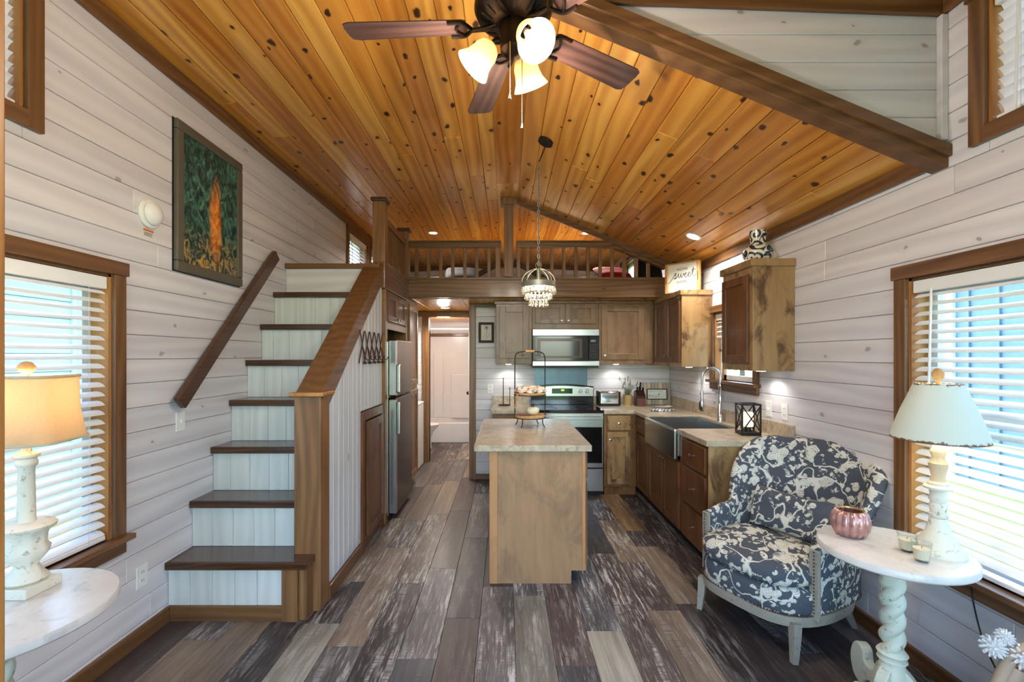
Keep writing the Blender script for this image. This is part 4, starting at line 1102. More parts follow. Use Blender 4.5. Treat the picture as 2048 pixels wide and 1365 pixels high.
# ------------------------------------------------------------------ ceiling fan
fan = thing('ceiling_fan', 'dark bronze ceiling fan with walnut blades and three lit shades', 'ceiling fan', (.03, 1.79, 2.80))
HZ = 2.80
obj('canopy', G().lathe([(.03, .30), (.06, .33), (.075, .40), (.075, .44)], n=24), MT['bronze'], fan, smooth=40)
obj('downrod', G().tube([(0, 0, .12), (0, 0, .34)], .013, 12), MT['bronze'], fan, smooth=60)
hs = obj('motor_housing', G().lathe([(.075, .0), (.105, .012), (.145, .035), (.155, .06), (.150, .10), (.11, .13), (.03, .145)], n=40), MT['bronze'], fan, smooth=40)
for k in range(20):
    a = 2*math.pi*k/20
    obj('vent_slot', G().bar((.088*math.cos(a), .088*math.sin(a), .004), (.128*math.cos(a), .128*math.sin(a), .0235), .010, .006), MT['blackm'], hs)
for a in (33, 105, 177, 249, 321):
    b = obj('blade', None or G().prism([(.185, -.048), (.20, -.055), (.64, -.068), (.664, -.058), (.670, -.03), (.670, .03), (.664, .058), (.64, .068), (.20, .055), (.185, .048)], 'Z', -.003, .003), MT['walnut'], fan, bevel=.002)
    b.rotation_euler = (R(-11), 0, R(a)); b.location = (0, 0, .0)
    g = G().tube([(.07, 0, .004), (.11, 0, -.008), (.165, 0, -.012)], [.011, .011, .009], 8)
    g.tube(crom([(.165, 0, -.010), (.20, -.05, -.008), (.255, -.052, -.008)], 5), [.008]*11, 6)
    g.tube(crom([(.165, 0, -.010), (.20, .05, -.008), (.255, .052, -.008)], 5), [.008]*11, 6)
    g.tube(crom([(.20, -.048, -.008), (.228, 0, -.008), (.20, .048, -.008)], 6), [.006]*13, 6)
    ir = obj('blade_iron', g, MT['bronze'], b, smooth=60)
obj('switch_cup', G().lathe([(.0, -.125), (.03, -.12), (.052, -.10), (.058, -.04), (.058, .0), (.07, .01)], n=24), MT['bronze'], fan, smooth=40)
for k, a in enumerate((178, 300, 62)):
    a = R(a); ca, sa = math.cos(a), math.sin(a)
    M = Matrix.Translation((.085*ca, .085*sa, -.075)) @ Matrix.Rotation(a, 4, 'Z') @ Matrix.Rotation(R(180-42), 4, 'Y')
    arm = obj('lamp_arm', G().tube([(.05*ca, .05*sa, -.06), (.075*ca, .075*sa, -.062), (.09*ca, .09*sa, -.078)], .012, 8), MT['bronze'], fan, smooth=60)
    prof = [(.026, .0), (.040, .012), (.050, .035), (.052, .06), (.058, .085), (.074, .115), (.072, .116), (.055, .085), (.049, .06), (.047, .035), (.037, .014), (.024, .004)]
    s_ = obj('glass_shade', G().shell(prof, n=28).xf(M), MT['frost'], fan, smooth=60)
    obj('bulb', G().lathe([(.0, .02), (.012, .022), (.014, .04), (.024, .06), (.026, .075), (.018, .092), (0, .098)], n=14).xf(M), MT['bulb'], s_, smooth=60)
    p = M @ Vector((0, 0, .185))
    lamp('POINT', p, LAMP_FAN, (1, .90, .76), fan, size=.03, w=False)
for (x, y, zb) in ((-.015, -.055, -.30), (.035, .05, -.36)):
    pc = obj('pull_chain', G().tube([(x, y, -.10), (x, y, zb)], .0016, 6), MT['nickel'], fan)
    obj('chain_pull', G().lathe([(0, 0), (.006, .004), (.005, .014), (.002, .026)], (x, y, zb-.024), 10), MT['nickel'], pc, smooth=50)

# ------------------------------------------------------------------ pendant chandelier
PX, PY = .247, 3.46
ch = thing('chandelier', 'small crystal drop chandelier hanging over the island', 'chandelier', (PX, PY, 1.87))
cz = zs_at(.305)
nrm = Vector((-m, 0, -1)).normalized()
c0 = Vector((.305, PY, cz)); u_ = Vector((1, 0, -m)).normalized()
g = G().lathe([(.0, 0), (.058, 0), (.058, .022), (.0, .024)], n=28)
Mx = Matrix.Translation(c0) @ Matrix(((u_.x, 0, nrm.x), (0, 1, 0), (u_.z, 0, nrm.z))).to_4x4()
obj('canopy', g.xf(Mx), MT['iron'], ch, w=True, smooth=40)
obj('stem', G().tube([c0+nrm*.02, (.292, PY, cz-.06), (PX+.004, PY, cz-.16)], .005, 8), MT['iron'], ch, w=True, smooth=60)
# chain of links
z = cz-.16; i = 0; zend = 2.205; lk = .036
while z > zend:
    g = G(); pts = []
    for k in range(12):
        a = 2*math.pi*k/12; x_ = .0075*math.cos(a); zz = .0185*math.sin(a)
        pts.append((PX+(x_ if i % 2 else 0), PY+(0 if i % 2 else x_), z-lk/2+zz))
    obj('chain_link', G().tube(pts, .0024, 5, closed=True), MT['galv'], ch, w=True, smooth=60)
    z -= lk*.78; i += 1
obj('cord', G().tube([(PX+.002, PY, cz-.16), (PX+.004, PY, (cz+2.2)/2), (PX, PY, 2.17)], .0022, 6), MT['blackm'], ch, w=True)
obj('top_ring', G().ring((PX, PY, 2.185), .022, .004, 20, 6, 'Y'), MT['galv'], ch, w=True, smooth=60)
for k in range(8):
    a = 2*math.pi*k/8
    obj('cage_rib', G().tube([(PX+.128*math.cos(t)*math.cos(a), PY+.128*math.cos(t)*math.sin(a), 2.055+.108*math.sin(t)) for t in [math.pi/2*q/8 for q in range(9)]], .0032, 6), MT['galv'], ch, w=True, smooth=60)
obj('band', G().shell([(.126, 2.025), (.130, 2.025), (.130, 2.06), (.126, 2.06)], (PX, PY, 0), 40), MT['galv'], ch, w=True, smooth=40)
obj('socket', G().tube([(PX, PY, 2.16), (PX, PY, 2.08)], .014, 12), MT['galv'], ch, w=True, smooth=60)
obj('bulb', G().ball((PX, PY, 2.03), .024, 14, 10, (1, 1, 1.5)), MT['bulb'], ch, w=True, smooth=180)
lamp('POINT', (PX, PY, 1.975), LAMP_CHAND, (1, .85, .62), ch, size=.05)
dm = None
for (rr, zt, hh, nn) in ((.126, 2.022, .055, 26), (.100, 1.975, .05, 20), (.068, 1.935, .06, 14)):
    obj('tier_ring', G().ring((PX, PY, zt), rr, .004, 36, 6), MT['galv'], ch, w=True, smooth=60)
    for k in range(nn):
        a = 2*math.pi*k/nn
        if dm is None:
            dm = obj('crystal_drop', G().lathe([(.0, -.055), (.0065, -.047), (.0085, -.038), (.0045, -.018), (.0025, -.003), (0, 0)], n=6), MT['crystal'], ch)
            o = dm
        else: o = dm.copy(); COL.objects.link(o)
        o.location = (rr*math.cos(a), rr*math.sin(a), zt-1.87-.002); o.scale = (1.15, 1.15, hh/.055)

# recessed lights
def downlight(x, y, z, nx, label, power):
    t = thing('recessed_light', label, 'light', (x, y, z), group='recessed ceiling lights')
    q = Vector((nx, 0, 1)).normalized(); rot = q.to_track_quat('Z', 'X').to_matrix().to_4x4()
    obj('trim_ring', G().shell([(.052, -.004), (.062, -.007), (.072, -.001), (.072, .004), (.052, .004)], n=32).xf(rot), MT['white'], t, smooth=40)
    obj('lens', G().lathe([(.0, -.003), (.052, -.003), (.052, .002), (0, .002)], n=28).xf(rot), MT['led'], t)
    l = lamp('SPOT', (0, 0, -.02), power, (1, .93, .82), t, size=.05, spot=150, w=False)
downlight(-1.01, 6.3, zd_at(-1.01), 0, 'lit round downlight in the ceiling left of the ridge post', LAMP_RECESS)
downlight(1.11, 6.3, zd_at(1.11), 0, 'lit round downlight over the loft right of the ridge post', LAMP_RECESS)
downlight(1.674, 4.07, zs_at(1.674), m, 'lit round downlight in the sloped ceiling near the vase', LAMP_RECESS*.45)
downlight(-.80, 5.98, ZU, 0, 'lit round downlight in the hall ceiling under the loft', LAMP_RECESS*.5)

# ------------------------------------------------------------------ left wall things
pic = thing('framed_painting', 'framed dark green woodland painting with glowing orange centre on the left wall', 'painting', (XL, 2.94, 1.994))
ya, yb, za, zb = 2.613, 3.263, 1.994, 2.872
g = G(); fw = .058
for (a, b, c_, d) in ((ya, yb, za, za+fw), (ya, yb, zb-fw, zb), (ya, ya+fw, za+fw, zb-fw), (yb-fw, yb, za+fw, zb-fw)): g.box(XL+.001, XL+.03, a, b, c_, d)
obj('frame', g, plain('grey_bronze_frame', c(110,104,92), .5, .3), pic, w=True, bevel=.008)
obj('frame_back', G().box(XL, XL+.004, ya-.004, yb+.004, za-.004, zb+.004), MT['blackm'], pic, w=True)
def art():
    mm = N('painted_canvas'); v = mm.coords(rnd=False, kind='Generated'); sp = mm.n('SeparateXYZ'); mm.l(v, sp.inputs[0]); u, w_ = sp.outputs[1], sp.outputs[2]
    n1 = mm.noise(v, 9, 8, .7, 1.5); n2 = mm.noise(v, 4, 5, .6, .8)
    col = mm.ramp(n1, [(.3, c(10,18,20)), (.46, c(28,60,58)), (.58, c(66,116,104)), (.7, c(124,160,120))])
    du = mm.math('SUBTRACT', u, mm.math('MULTIPLY_ADD', n2, .14, .50)); dv = mm.math('SUBTRACT', w_, .42)
    r = mm.math('SQRT', mm.math('ADD', mm.math('POWER', mm.math('DIVIDE', du, .13), 2), mm.math('POWER', mm.math('DIVIDE', dv, .42), 2)))
    glow = mm.ramp(r, [(.35, 1.), (1.0, 0.)])
    col = mm.mix(glow, col, mm.ramp(n1, [(.35, c(170,84,26)), (.6, c(250,160,66))]))
    low = mm.math('MULTIPLY', mm.ramp(w_, [(.12, 1.), (.34, 0.)]), mm.ramp(n1, [(.48, 0.), (.62, 1.)]))
    col = mm.mix(low, col, c(206,150,58))
    return mm.fin(col, .45, coat=.2)
obj('canvas', G().box(XL+.005, XL+.018, ya+fw-.005, yb-fw+.005, za+fw-.005, zb-fw+.005), art(), pic, w=True)

sd = thing('smoke_alarm', 'round white smoke alarm with a warning label on the left wall', 'smoke alarm', (XL, 2.437, 2.26))
Mz = Matrix.Rotation(R(90), 4, 'Y')
obj('base', G().lathe([(.0, 0), (.075, 0), (.078, .012), (.07, .02), (0, .02)], n=32).xf(Mz), MT['white'], sd, smooth=40)
obj('cover', G().lathe([(.058, .02), (.062, .03), (.05, .045), (.02, .055), (0, .056)], n=32).xf(Mz), MT['white'], sd, smooth=60)
obj('warning_label', G().box(.0002, .001, -.035, .035, -.125, -.085), MT['panel_white'], sd)
obj('label_stripe', G().box(.001, .0014, -.035, .035, -.096, -.085), plain('orange_stripe', c(226,110,40), .6), sd)
obj('label_text', G().box(.001, .0013, -.031, .028, -.1035, -.101).box(.001, .0013, -.031, .031, -.109, -.1065).box(.001, .0013, -.031, .02, -.1145, -.112).box(.001, .0013, -.031, .026, -.120, -.1175), MT['ink'], sd)

def plate(name, label, cat, side, at, u, z, kind_):
    t = thing(name, label, cat, point(side, at, u, 0, z))
    mp = mapper(side, at)
    obj('plate', mp(G(), u-.036, u+.036, 0, .006, z-.058, z+.058), MT['white'], t, w=True, bevel=.002)
    if kind_ == 'switch': obj('toggle', mp(G(), u-.005, u+.005, .006, .016, z-.010, z+.012), MT['white'], t, w=True, bevel=.002)
    else:
        for dz in (-.022, .022):
            r_ = obj('receptacle', mp(G(), u-.017, u+.017, .006, .008, z+dz-.014, z+dz+.014), MT['white'], t, w=True, bevel=.002)
            obj('slots', mp(mp(G(), u-.008, u-.005, .008, .0085, z+dz-.004, z+dz+.006), u+.005, u+.008, .008, .0085, z+dz-.004, z+dz+.006), MT['blackm'], r_, w=True)
plate('light_switch', 'white light switch below the wall handrail', 'switch', 'L', XL, 2.673, 1.115, 'switch')
plate('wall_outlet', 'white outlet low on the left wall near the first step', 'outlet', 'L', XL, 2.39, .342, 'outlet')
plate('wall_outlet', 'white outlet on the kitchen wall below the flower picture', 'outlet', 'B', YK, -.19, 1.10, 'outlet')
plate('wall_outlet', 'white outlet right of the lantern above the worktop', 'outlet', 'R', XR, 3.237, 1.10, 'outlet')
plate('light_switch', 'white switch plate just above the lantern', 'switch', 'R', XR, 3.434, 1.10, 'switch')
plate('wall_outlet', 'white outlet on the kitchen wall behind the tiered tray', 'outlet', 'B', YK, .17, 1.10, 'outlet')

# accordion coat rack
cr = thing('coat_rack', 'brown metal accordion coat rack on the stair side', 'coat rack', (-1.097, 3.69, 1.57))
ys = [3.37+.126*k for k in range(6)]
for k in range(5):
    obj('slat', G().bar((-1.088, ys[k], 1.445), (-1.088, ys[k+1], 1.69), .012, .005, up=(1,0,0)), MT['rust'], cr, w=True)
    obj('slat', G().bar((-1.082, ys[k], 1.69), (-1.082, ys[k+1], 1.445), .012, .005, up=(1,0,0)), MT['rust'], cr, w=True)
    yc = (ys[k]+ys[k+1])/2
    obj('hook', G().tube(crom([(-1.08, yc, 1.565), (-1.065, yc, 1.52), (-1.055, yc, 1.475), (-1.03, yc, 1.47), (-1.015, yc, 1.50)], 4), .004, 6), MT['rust'], cr, w=True, smooth=60)
    obj('peg', G().tube([(-1.096, ys[k+1], 1.445), (-1.07, ys[k+1], 1.445)], .009, 8), MT['rust'], cr, w=True, smooth=60)
# ------------------------------------------------------------------ armchair (local: front is -Y)
ac = thing('armchair', 'curved back armchair in slate and cream toile with grey wood legs', 'armchair', (1.545, 2.60, 0), R(-62))
def plan(inset=0, n=40, front=-.36, back=.33, hw=.335):
    """D-shaped plan: bowed front, straight sides, rounded back"""
    out = []
    for k in range(n):
        a = 2*math.pi*k/n; ca, sa = math.cos(a), math.sin(a)
        e = .55 if sa < 0 else .72
        x = (hw-inset)*math.copysign(abs(ca)**e, ca)
        y = ((-front-inset)*-1*abs(sa)**.9 if sa < 0 else (back-inset)*abs(sa)**.8)
        out.append((x, y))
    return out
def loft_plan(sections, n=40, **k):
    V = []; F = []
    for (z, ins) in sections:
        for (x, y) in plan(ins, n, **k): V.append((x, y, z))
    mm = len(sections)
    for i in range(mm-1):
        for j in range(n): F.append((i*n+j, i*n+(j+1) % n, (i+1)*n+(j+1) % n, (i+1)*n+j))
    F.append(tuple(range(n))[::-1]); F.append(tuple((mm-1)*n+j for j in range(n)))
    return G().add(V, F)
obj('wood_rail', loft_plan([(.165, .02), (.165, .0), (.20, -.004), (.215, -.002), (.215, .03)]), MT['greywash'], ac, smooth=40)
obj('seat_base', loft_plan([(.213, .012), (.24, .002), (.30, .0), (.335, .008), (.345, .03)]), MT['toile'], ac, smooth=60)
obj('seat_cushion', loft_plan([(.345, .05), (.352, .02), (.375, .002), (.41, .0), (.435, .012), (.45, .05), (.458, .12), (.462, .2)], front=-.385, back=.20, hw=.325), MT['toile'], ac, smooth=70)
# horseshoe back and arms as one upholstered shell
HP = [(-.315, -.19), (-.325, -.06), (-.335, .08), (-.325, .20), (-.27, .295), (-.16, .345), (0, .36), (.16, .345), (.27, .295), (.325, .20), (.335, .08), (.325, -.06), (.315, -.19)]
HH = [.555, .575, .60, .69, .86, .935, .955, .935, .86, .69, .60, .575, .555]
HH = [.56, .575, .60, .82, .955, .97, .98, .97, .955, .82, .60, .575, .56]
HT = [.05, .05, .055, .07, .085, .09, .09, .09, .085, .07, .055, .05, .05]
path = crom([(p[0], p[1], 0) for p in HP], 5); hts = [v.x for v in crom([(h, 0, 0) for h in HH], 5)]; tks = [v.x for v in crom([(h, 0, 0) for h in HT], 5)]
ns = len(path)
def shellpt(i, j, nj=18):
    p = path[i]; d = (path[min(i+1, ns-1)]-path[max(i-1, 0)]).normalized(); o_ = Vector((d.y, -d.x, 0))      # points inward or outward
    if o_.dot(Vector((p.x, p.y-.02, 0))) < 0: o_ = -o_
    h = hts[i]; t = tks[i]; z0_ = .22
    # section: up the outside, over a rounded top, down the inside
    k = j/(nj-1)
    lean = lambda z: .30*max(0, z-.46)*(1 if h > .62 else .5)
    if k < .38: z = z0_+(h-t/2-z0_)*(k/.38); off = 0
    elif k < .62:
        a = math.pi*(k-.38)/.24; z = h-t/2+t/2*math.sin(a); off = -t/2+t/2*math.cos(a)
    else: z = h-t/2-(h-t/2-z0_)*((k-.62)/.38); off = -t
    q = p+o_*(off+lean(z)); return (q.x, q.y, z)
NJ = 22
V = [shellpt(i, j, NJ) for i in range(ns) for j in range(NJ)]
F = [(i*NJ+j, (i+1)*NJ+j, (i+1)*NJ+j+1, i*NJ+j+1) for i in range(ns-1) for j in range(NJ-1)]
F += [tuple(range(NJ)), tuple((ns-1)*NJ+j for j in range(NJ))[::-1]]
F += [(i*NJ, i*NJ+NJ-1, (i+1)*NJ+NJ-1, (i+1)*NJ) for i in range(ns-1)]
bk = obj('backrest', G().add(V, F), MT['toile'], ac, smooth=60)
# nail studs along the outer edge and above the rail
g = G()
for i in range(0, ns, 1):
    for (ja, jb) in ((8, 7),):
        p = Vector(shellpt(i, 7, NJ)); g.ball(p, .0045, 5, 4)
    p = Vector(shellpt(i, 0, NJ)); g.ball((p.x, p.y, .224), .0045, 5, 4)
pl = plan(-.003, 160)
for (x, y) in pl:
    if y < -.19: g.ball((x, y, .222), .0045, 5, 4)
for s in (-1, 1):
    for k in range(18): g.ball((s*.313, -.213, .24+.0175*k), .0042, 5, 4)
obj('nail_trim', g, MT['rust'], ac, kind='stuff', smooth=180)
for s in (-1, 1):
    obj('arm_post', G().prism([(-.205, .20), (-.19, .20), (-.19, .545), (-.205, .545)], 'X', s*.285, s*.335), MT['greywash'], ac, bevel=.004)
for s in (-1, 1):
    obj('leg', G().tube([(s*.265, -.285, .19), (s*.268, -.292, .10), (s*.272, -.305, 0)], [.031, .026, .019], 4).xf(Matrix()), MT['greywash'], ac, smooth=30)
    obj('leg', G().tube([(s*.235, .215, .19), (s*.245, .245, .09), (s*.26, .29, 0)], [.031, .025, .018], 4), MT['greywash'], ac, smooth=30)
th = R(-62)
lp = pillow('lumbar_pillow', 'toile lumbar pillow resting on the slate armchair', 'pillow', (0, 0, 0), (.47, .25, .13), (R(-18), 0, th), MT['toile'])
off = Matrix.Rotation(th, 4, 'Z') @ Vector((.0, .13, .575)); lp.location = (1.545+off.x, 2.60+off.y, off.z)

# ------------------------------------------------------------------ pedestal tables
def pedestal_table(name, label, cx, cy, r):
    t = thing(name, label, 'table', (cx, cy, 0))
    obj('table_top', G().lathe([(.0, .668), (r-.006, .668), (r, .674), (r, .695), (r-.004, .70), (0, .70)], n=64), MT['marble'], t, smooth=40, label='white marbled round top')
    obj('top_plate', G().box(-.09, .09, -.09, .09, .645, .668), MT['chalkgreen'], t, bevel=.004)
    # twisted column
    def tw(u, v):
        z = .27+u*.36; a = 2*math.pi*v
        rr = .025+.021*abs(math.cos(a-u*2*math.pi*2.4))**.8
        return (rr*math.cos(a), rr*math.sin(a), z)
    g = G().grid(tw, 110, 36, cv=True)
    obj('twisted_column', g, MT['chalkgreen'], t, smooth=180)
    obj('column_collar', G().lathe([(.035, .225), (.052, .235), (.046, .25), (.054, .262), (.044, .275), (.03, .285)], n=24), MT['chalkgreen'], t, smooth=60)
    obj('column_capital', G().lathe([(.03, .615), (.05, .625), (.055, .645)], n=24), MT['chalkgreen'], t, smooth=60)
    obj('base_hub', G().lathe([(.05, .03), (.06, .06), (.055, .16), (.042, .225), (.03, .24)], n=12), MT['chalkgreen'], t, smooth=50)
    for k in range(3):
        a = R(200+120*k)
        P = [(.03, .20), (.07, .175), (.10, .12), (.155, .115), (.17, .165), (.215, .175), (.25, .14), (.265, .08), (.245, .02), (.21, .0), (.17, .0), (.15, .03), (.12, .055), (.08, .045), (.03, .06)]
        P = [(p.x, p.y) for p in crom([(x, z, 0) for (x, z) in P], 4, closed=True)]
        q = obj('scroll_foot', G().prism(P, 'Y', -.022, .022).xf(Matrix.Rotation(a, 4, 'Z')), MT['chalkgreen'], t, bevel=.005)
    return t
TR = (1.612, 1.90); TLc = (-1.595, 1.42)
pedestal_table('side_table', 'round marbled pedestal table with twisted column beside the armchair', TR[0], TR[1], .262)
pedestal_table('side_table', 'round marbled table under the linen shade lamp', TLc[0], TLc[1], .30)

# rusty metal lamp on the right table
LX, LY = 1.752, 1.845
la = thing('table_lamp', 'white turned table lamp with a rust edged metal shade', 'lamp', (LX, LY, .70))
obj('base', G().lathe([(.086, 0), (.088, .012), (.080, .022), (.062, .05), (.042, .085), (.032, .12), (.028, .145)], n=36), MT['chalk'], la, smooth=60)
obj('stem', G().lathe([(.026, .145), (.031, .15), (.031, .16), (.025, .165), (.030, .195), (.024, .205), (.031, .22), (.026, .235), (.028, .255), (.046, .262), (.048, .27), (.034, .278), (.036, .285), (.026, .292)], n=28), MT['chalk'], la, smooth=50)
obj('stem_upper', G().lathe([(.026, .292), (.021, .31), (.029, .345), (.032, .365), (.023, .375), (.02, .39), (.027, .41), (.02, .425), (.013, .44), (.013, .52)], n=28), painted('tan_worn_paint', c(206,186,156), c(150,120,88), .6), la, smooth=50)
def rustshade():
    mm = N('rusted_white_metal'); v = mm.coords(rnd=False); sp = mm.n('SeparateXYZ'); mm.l(v, sp.inputs[0])
    n1 = mm.noise(v, 60, 5, .7)
    e = mm.math('MAXIMUM', mm.ramp(sp.outputs[2], [(.456, .75), (.484, 0.)]), mm.ramp(sp.outputs[2], [(.665, 0.), (.69, .62)]))
    f = mm.ramp(mm.math('ADD', e, mm.math('SUBTRACT', n1, .5)), [(.42, 0.), (.52, 1.)])
    return mm.fin(mm.mix(f, c(206,214,202), c(108,74,48)), .5)
shp = [(.150, .458), (.153, .460), (.147, .49), (.120, .575), (.094, .642), (.077, .687), (.074, .687), (.091, .64), (.117, .575), (.144, .49)]
sh = obj('lamp_shade', G().shell(shp, n=48), rustshade(), la, smooth=60)
obj('shade_spider', G().tube([(-.08, 0, .683), (.08, 0, .683)], .002, 6).tube([(0, -.08, .683), (0, .08, .683)], .002, 6), MT['nickel'], la)
obj('finial', G().lathe([(.006, .683), (.008, .70), (.018, .71), (.02, .73), (.012, .745), (0, .75)], n=16), MT['lightwood'], la, smooth=60)
obj('bulb', G().ball((0, 0, .56), .03, 14, 10, (1, 1, 1.3)), MT['bulb'], la, smooth=180)
lamp('POINT', (LX, LY, .70+.50), LAMP_SHADE, (1, .80, .55), la, size=.03)

# linen lamp on the left table
QX, QY = -1.628, 1.545
lb = thing('table_lamp', 'distressed white urn lamp with a square linen shade', 'lamp', (QX, QY, .70))
obj('plinth', G().box(-.062, .062, -.062, .062, 0, .034), MT['chalk'], lb, bevel=.004)
urn = [(.05, .034), (.058, .045), (.048, .058), (.036, .075), (.030, .09), (.040, .105), (.056, .125), (.060, .145), (.050, .16), (.052, .185), (.058, .205), (.075, .215), (.078, .225), (.066, .235), (.03, .238)]
obj('urn', G().lathe(urn, n=40, fn=lambda a, z: 1+(.035*math.sin(8*a) if .06 < z < .21 else 0)), MT['chalk'], lb, smooth=60)
obj('column', G().lathe([(.026, .235), (.024, .25), (.021, .42), (.028, .428), (.030, .44), (.026, .448), (.026, .452), (.034, .458), (.034, .466), (.014, .475), (.012, .54)], n=24), MT['chalk'], lb, smooth=50)
def sqshade():
    g = G(); n = 64; prof = [(.122, .510), (.113, .56), (.106, .62), (.104, .68), (.104, .732)]
    sec = []
    for t_ in (0, .002):
        for (r, z) in (prof if t_ == 0 else prof[::-1]): sec.append((r-t_, z))
    V = []; F = []
    for (r, z) in sec:
        for k in range(n):
            a = 2*math.pi*k/n+R(14); ca, sa = math.cos(a), math.sin(a)
            q = 1/((abs(math.cos(2*math.pi*k/n))**5+abs(math.sin(2*math.pi*k/n))**5)**(1/5))
            V.append((r*q*ca*1.06, r*q*sa*1.06, z))
    mm = len(sec)
    for i in range(mm):
        for k in range(n): F.append((i*n+k, i*n+(k+1) % n, ((i+1) % mm)*n+(k+1) % n, ((i+1) % mm)*n+k))
    return g.add(V, F)
s_ = obj('lamp_shade', sqshade(), MT['shade'], lb, smooth=50)
def hoop(z, r, rad):
    pts = []
    for k in range(64):
        t_ = 2*math.pi*k/64; a = t_+R(14); q = 1/((abs(math.cos(t_))**5+abs(math.sin(t_))**5)**(1/5)); pts.append((r*q*math.cos(a)*1.06, r*q*math.sin(a)*1.06, z))
    return G().tube(pts, rad, 6, closed=True)
obj('shade_trim', hoop(.512, .122, .005), MT['linen'], s_, smooth=60); obj('shade_trim', hoop(.730, .104, .006), MT['linen'], s_, smooth=60)
obj('shade_spider', G().tube([(-.104, 0, .728), (.104, 0, .728)], .002, 6), MT['nickel'], lb)
obj('finial', G().lathe([(.006, .72), (.009, .74), (.02, .748), (.024, .764), (.014, .778), (0, .782)], n=16), MT['lightwood'], lb, smooth=60)
obj('bulb', G().ball((0, 0, .60), .03, 14, 10, (1, 1, 1.3)), MT['bulb'], lb, smooth=180)
lamp('POINT', (QX, QY, .70+.655), LAMP_SHADE, (1, .86, .66), lb, size=.03)

# things on the right table
def ribbed(): return plain('rose_mercury_glass', c(214,164,160), .22, .55, var=.14, sc=45)
vx, vy = 1.535, 2.03
vz = thing('candle_holder', 'ribbed rose mercury glass candle holder on the round table', 'candle holder', (vx, vy, .70))
rib = lambda a, z: 1+.15*abs(math.sin(7*a))-.06
obj('ribbed_bowl', G().shell([(.035, .0), (.052, .004), (.066, .03), (.070, .06), (.064, .095), (.050, .112), (.047, .112), (.06, .09), (.066, .06), (.06, .03), (.045, .012), (.03, .010)], n=64, fn=rib).lathe([(0, .002), (.04, .002), (.04, .009), (0, .009)], n=24), ribbed(), vz, smooth=50)
obj('gold_lining', G().shell([(.049, .110), (.051, .114), (.048, .114), (.046, .108)], n=40), plain('gold_rim', c(206,160,84), .3, .8), vz, smooth=60)
for (x, y, lab) in ((1.640, 1.862, 'clear glass votive candle farther from the camera'), (1.618, 1.772, 'clear glass votive candle nearer the camera')):
    v_ = thing('votive_candle', lab, 'candle', (x, y, .70), group='votive candles on the round table')
    obj('glass_cup', G().shell([(.0005, .0), (.020, .0), (.023, .004), (.033, .075), (.0315, .075), (.022, .009), (.0005, .008)], n=28), MT['glass'], v_, smooth=50)
    obj('wax', G().lathe([(0, .0095), (.0215, .0095), (.0275, .05), (0, .05)], n=24), MT['cream'], v_, smooth=40)
    obj('wick', G().tube([(0, 0, .05), (.001, 0, .058)], .001, 5), MT['blackm'], v_)
# cords
tag(obj('lamp_cord', G().tube(crom([(1.62, 2.02, .64), (1.66, 2.03, .60), (1.68, 2.03, .40), (1.70, 2.0, .20), (1.74, 1.86, .05), (1.78, 1.72, .004), (1.84, 1.60, .004), (1.90, 1.52, .004)], 8), .0032, 6), MT['cordm'], smooth=60), 'white lamp cord falling behind the twisted table column', 'cord')
tag(obj('power_cord', G().tube(crom([(1.972, 1.98, .66), (1.96, 1.93, .58), (1.955, 1.90, .45), (1.955, 1.86, .32), (1.955, 1.80, .22), (1.955, 1.76, .10), (1.95, 1.72, .004), (1.90, 1.60, .004)], 8), .0034, 6), MT['blackm'], smooth=60), 'dark cord hanging down the wall below the right window', 'cord')
# frilled white ornament in the lower right corner
fo = thing('shell_garland', 'white frilled shell garland on tan driftwood at the lower right corner', 'ornament', (1.78, 1.56, 0))
obj('driftwood', G().tube(crom([(-.04, .06, .30), (.0, .05, .42), (.03, .03, .47), (.08, -.02, .52), (.14, -.10, .58)], 5), [.02]*21, 8).tube(crom([(-.02, .02, .0), (-.03, .05, .24), (.02, .04, .40)], 5), [.024]*11, 8).lathe([(.10, 0), (.11, .02), (.09, .26), (.05, .36)], (.06, -.02, 0), 20), plain('tan_driftwood', c(196,172,150), .8), fo, smooth=60)
for k, (x, y, z, r) in enumerate(((-.03, .075, .455, .036), (.03, .03, .445, .042), (.075, -.01, .49, .036), (.0, .065, .495, .026), (.11, -.05, .52, .04), (.06, -.03, .43, .036))):
    g = G()
    for q in range(64):
        i_ = q+.5; ph = math.acos(1-2*i_/64); a = math.pi*(1+5**.5)*i_
        d = Vector((math.cos(a)*math.sin(ph), math.sin(a)*math.sin(ph), math.cos(ph)))
        g.tube([Vector((x, y, z))+d*r*.35, Vector((x, y, z))+d*r*.8, Vector((x, y, z))+d*r*1.1], [r*.10, r*.15, r*.07], 5)
    g.ball((x, y, z), r*.6, 10, 7)
    obj('frilled_shell', g, MT['porcelain'], fo, smooth=60)

# ------------------------------------------------------------------ small kitchen things
CZ = .915
ts = thing('toaster', 'chrome and black two slice toaster right of the stove', 'toaster', (1.205, 5.36, CZ))
obj('body', G().box(-.115, .115, -.075, .085, .012, .165), MT['chrome'], ts, bevel=.022, seg=4)
for s in (-1, 1): obj('end_cap', G().box(s*.108, s*.128, -.08, .09, .006, .168), MT['blackm'], ts, bevel=.018, seg=4)
obj('base', G().box(-.118, .118, -.078, .088, .0, .014), MT['blackm'], ts, bevel=.003)
obj('slot', G().box(-.085, .085, -.045, -.015, .163, .1665).box(-.085, .085, .02, .05, .163, .1665), MT['blackm'], ts)
obj('lever', G().box(-.142, -.128, -.01, .02, .10, .115), MT['blackm'], ts, bevel=.003)
lv = thing('lavender_pot', 'sprigs of lavender in a tan clay pot', 'plant', (1.432, 5.36, CZ))
obj('pot', G().shell([(.001, 0), (.045, 0), (.052, .11), (.055, .125), (.050, .125), (.047, .11), (.04, .01), (.001, .01)], n=32), MT['clay'], lv, smooth=50)
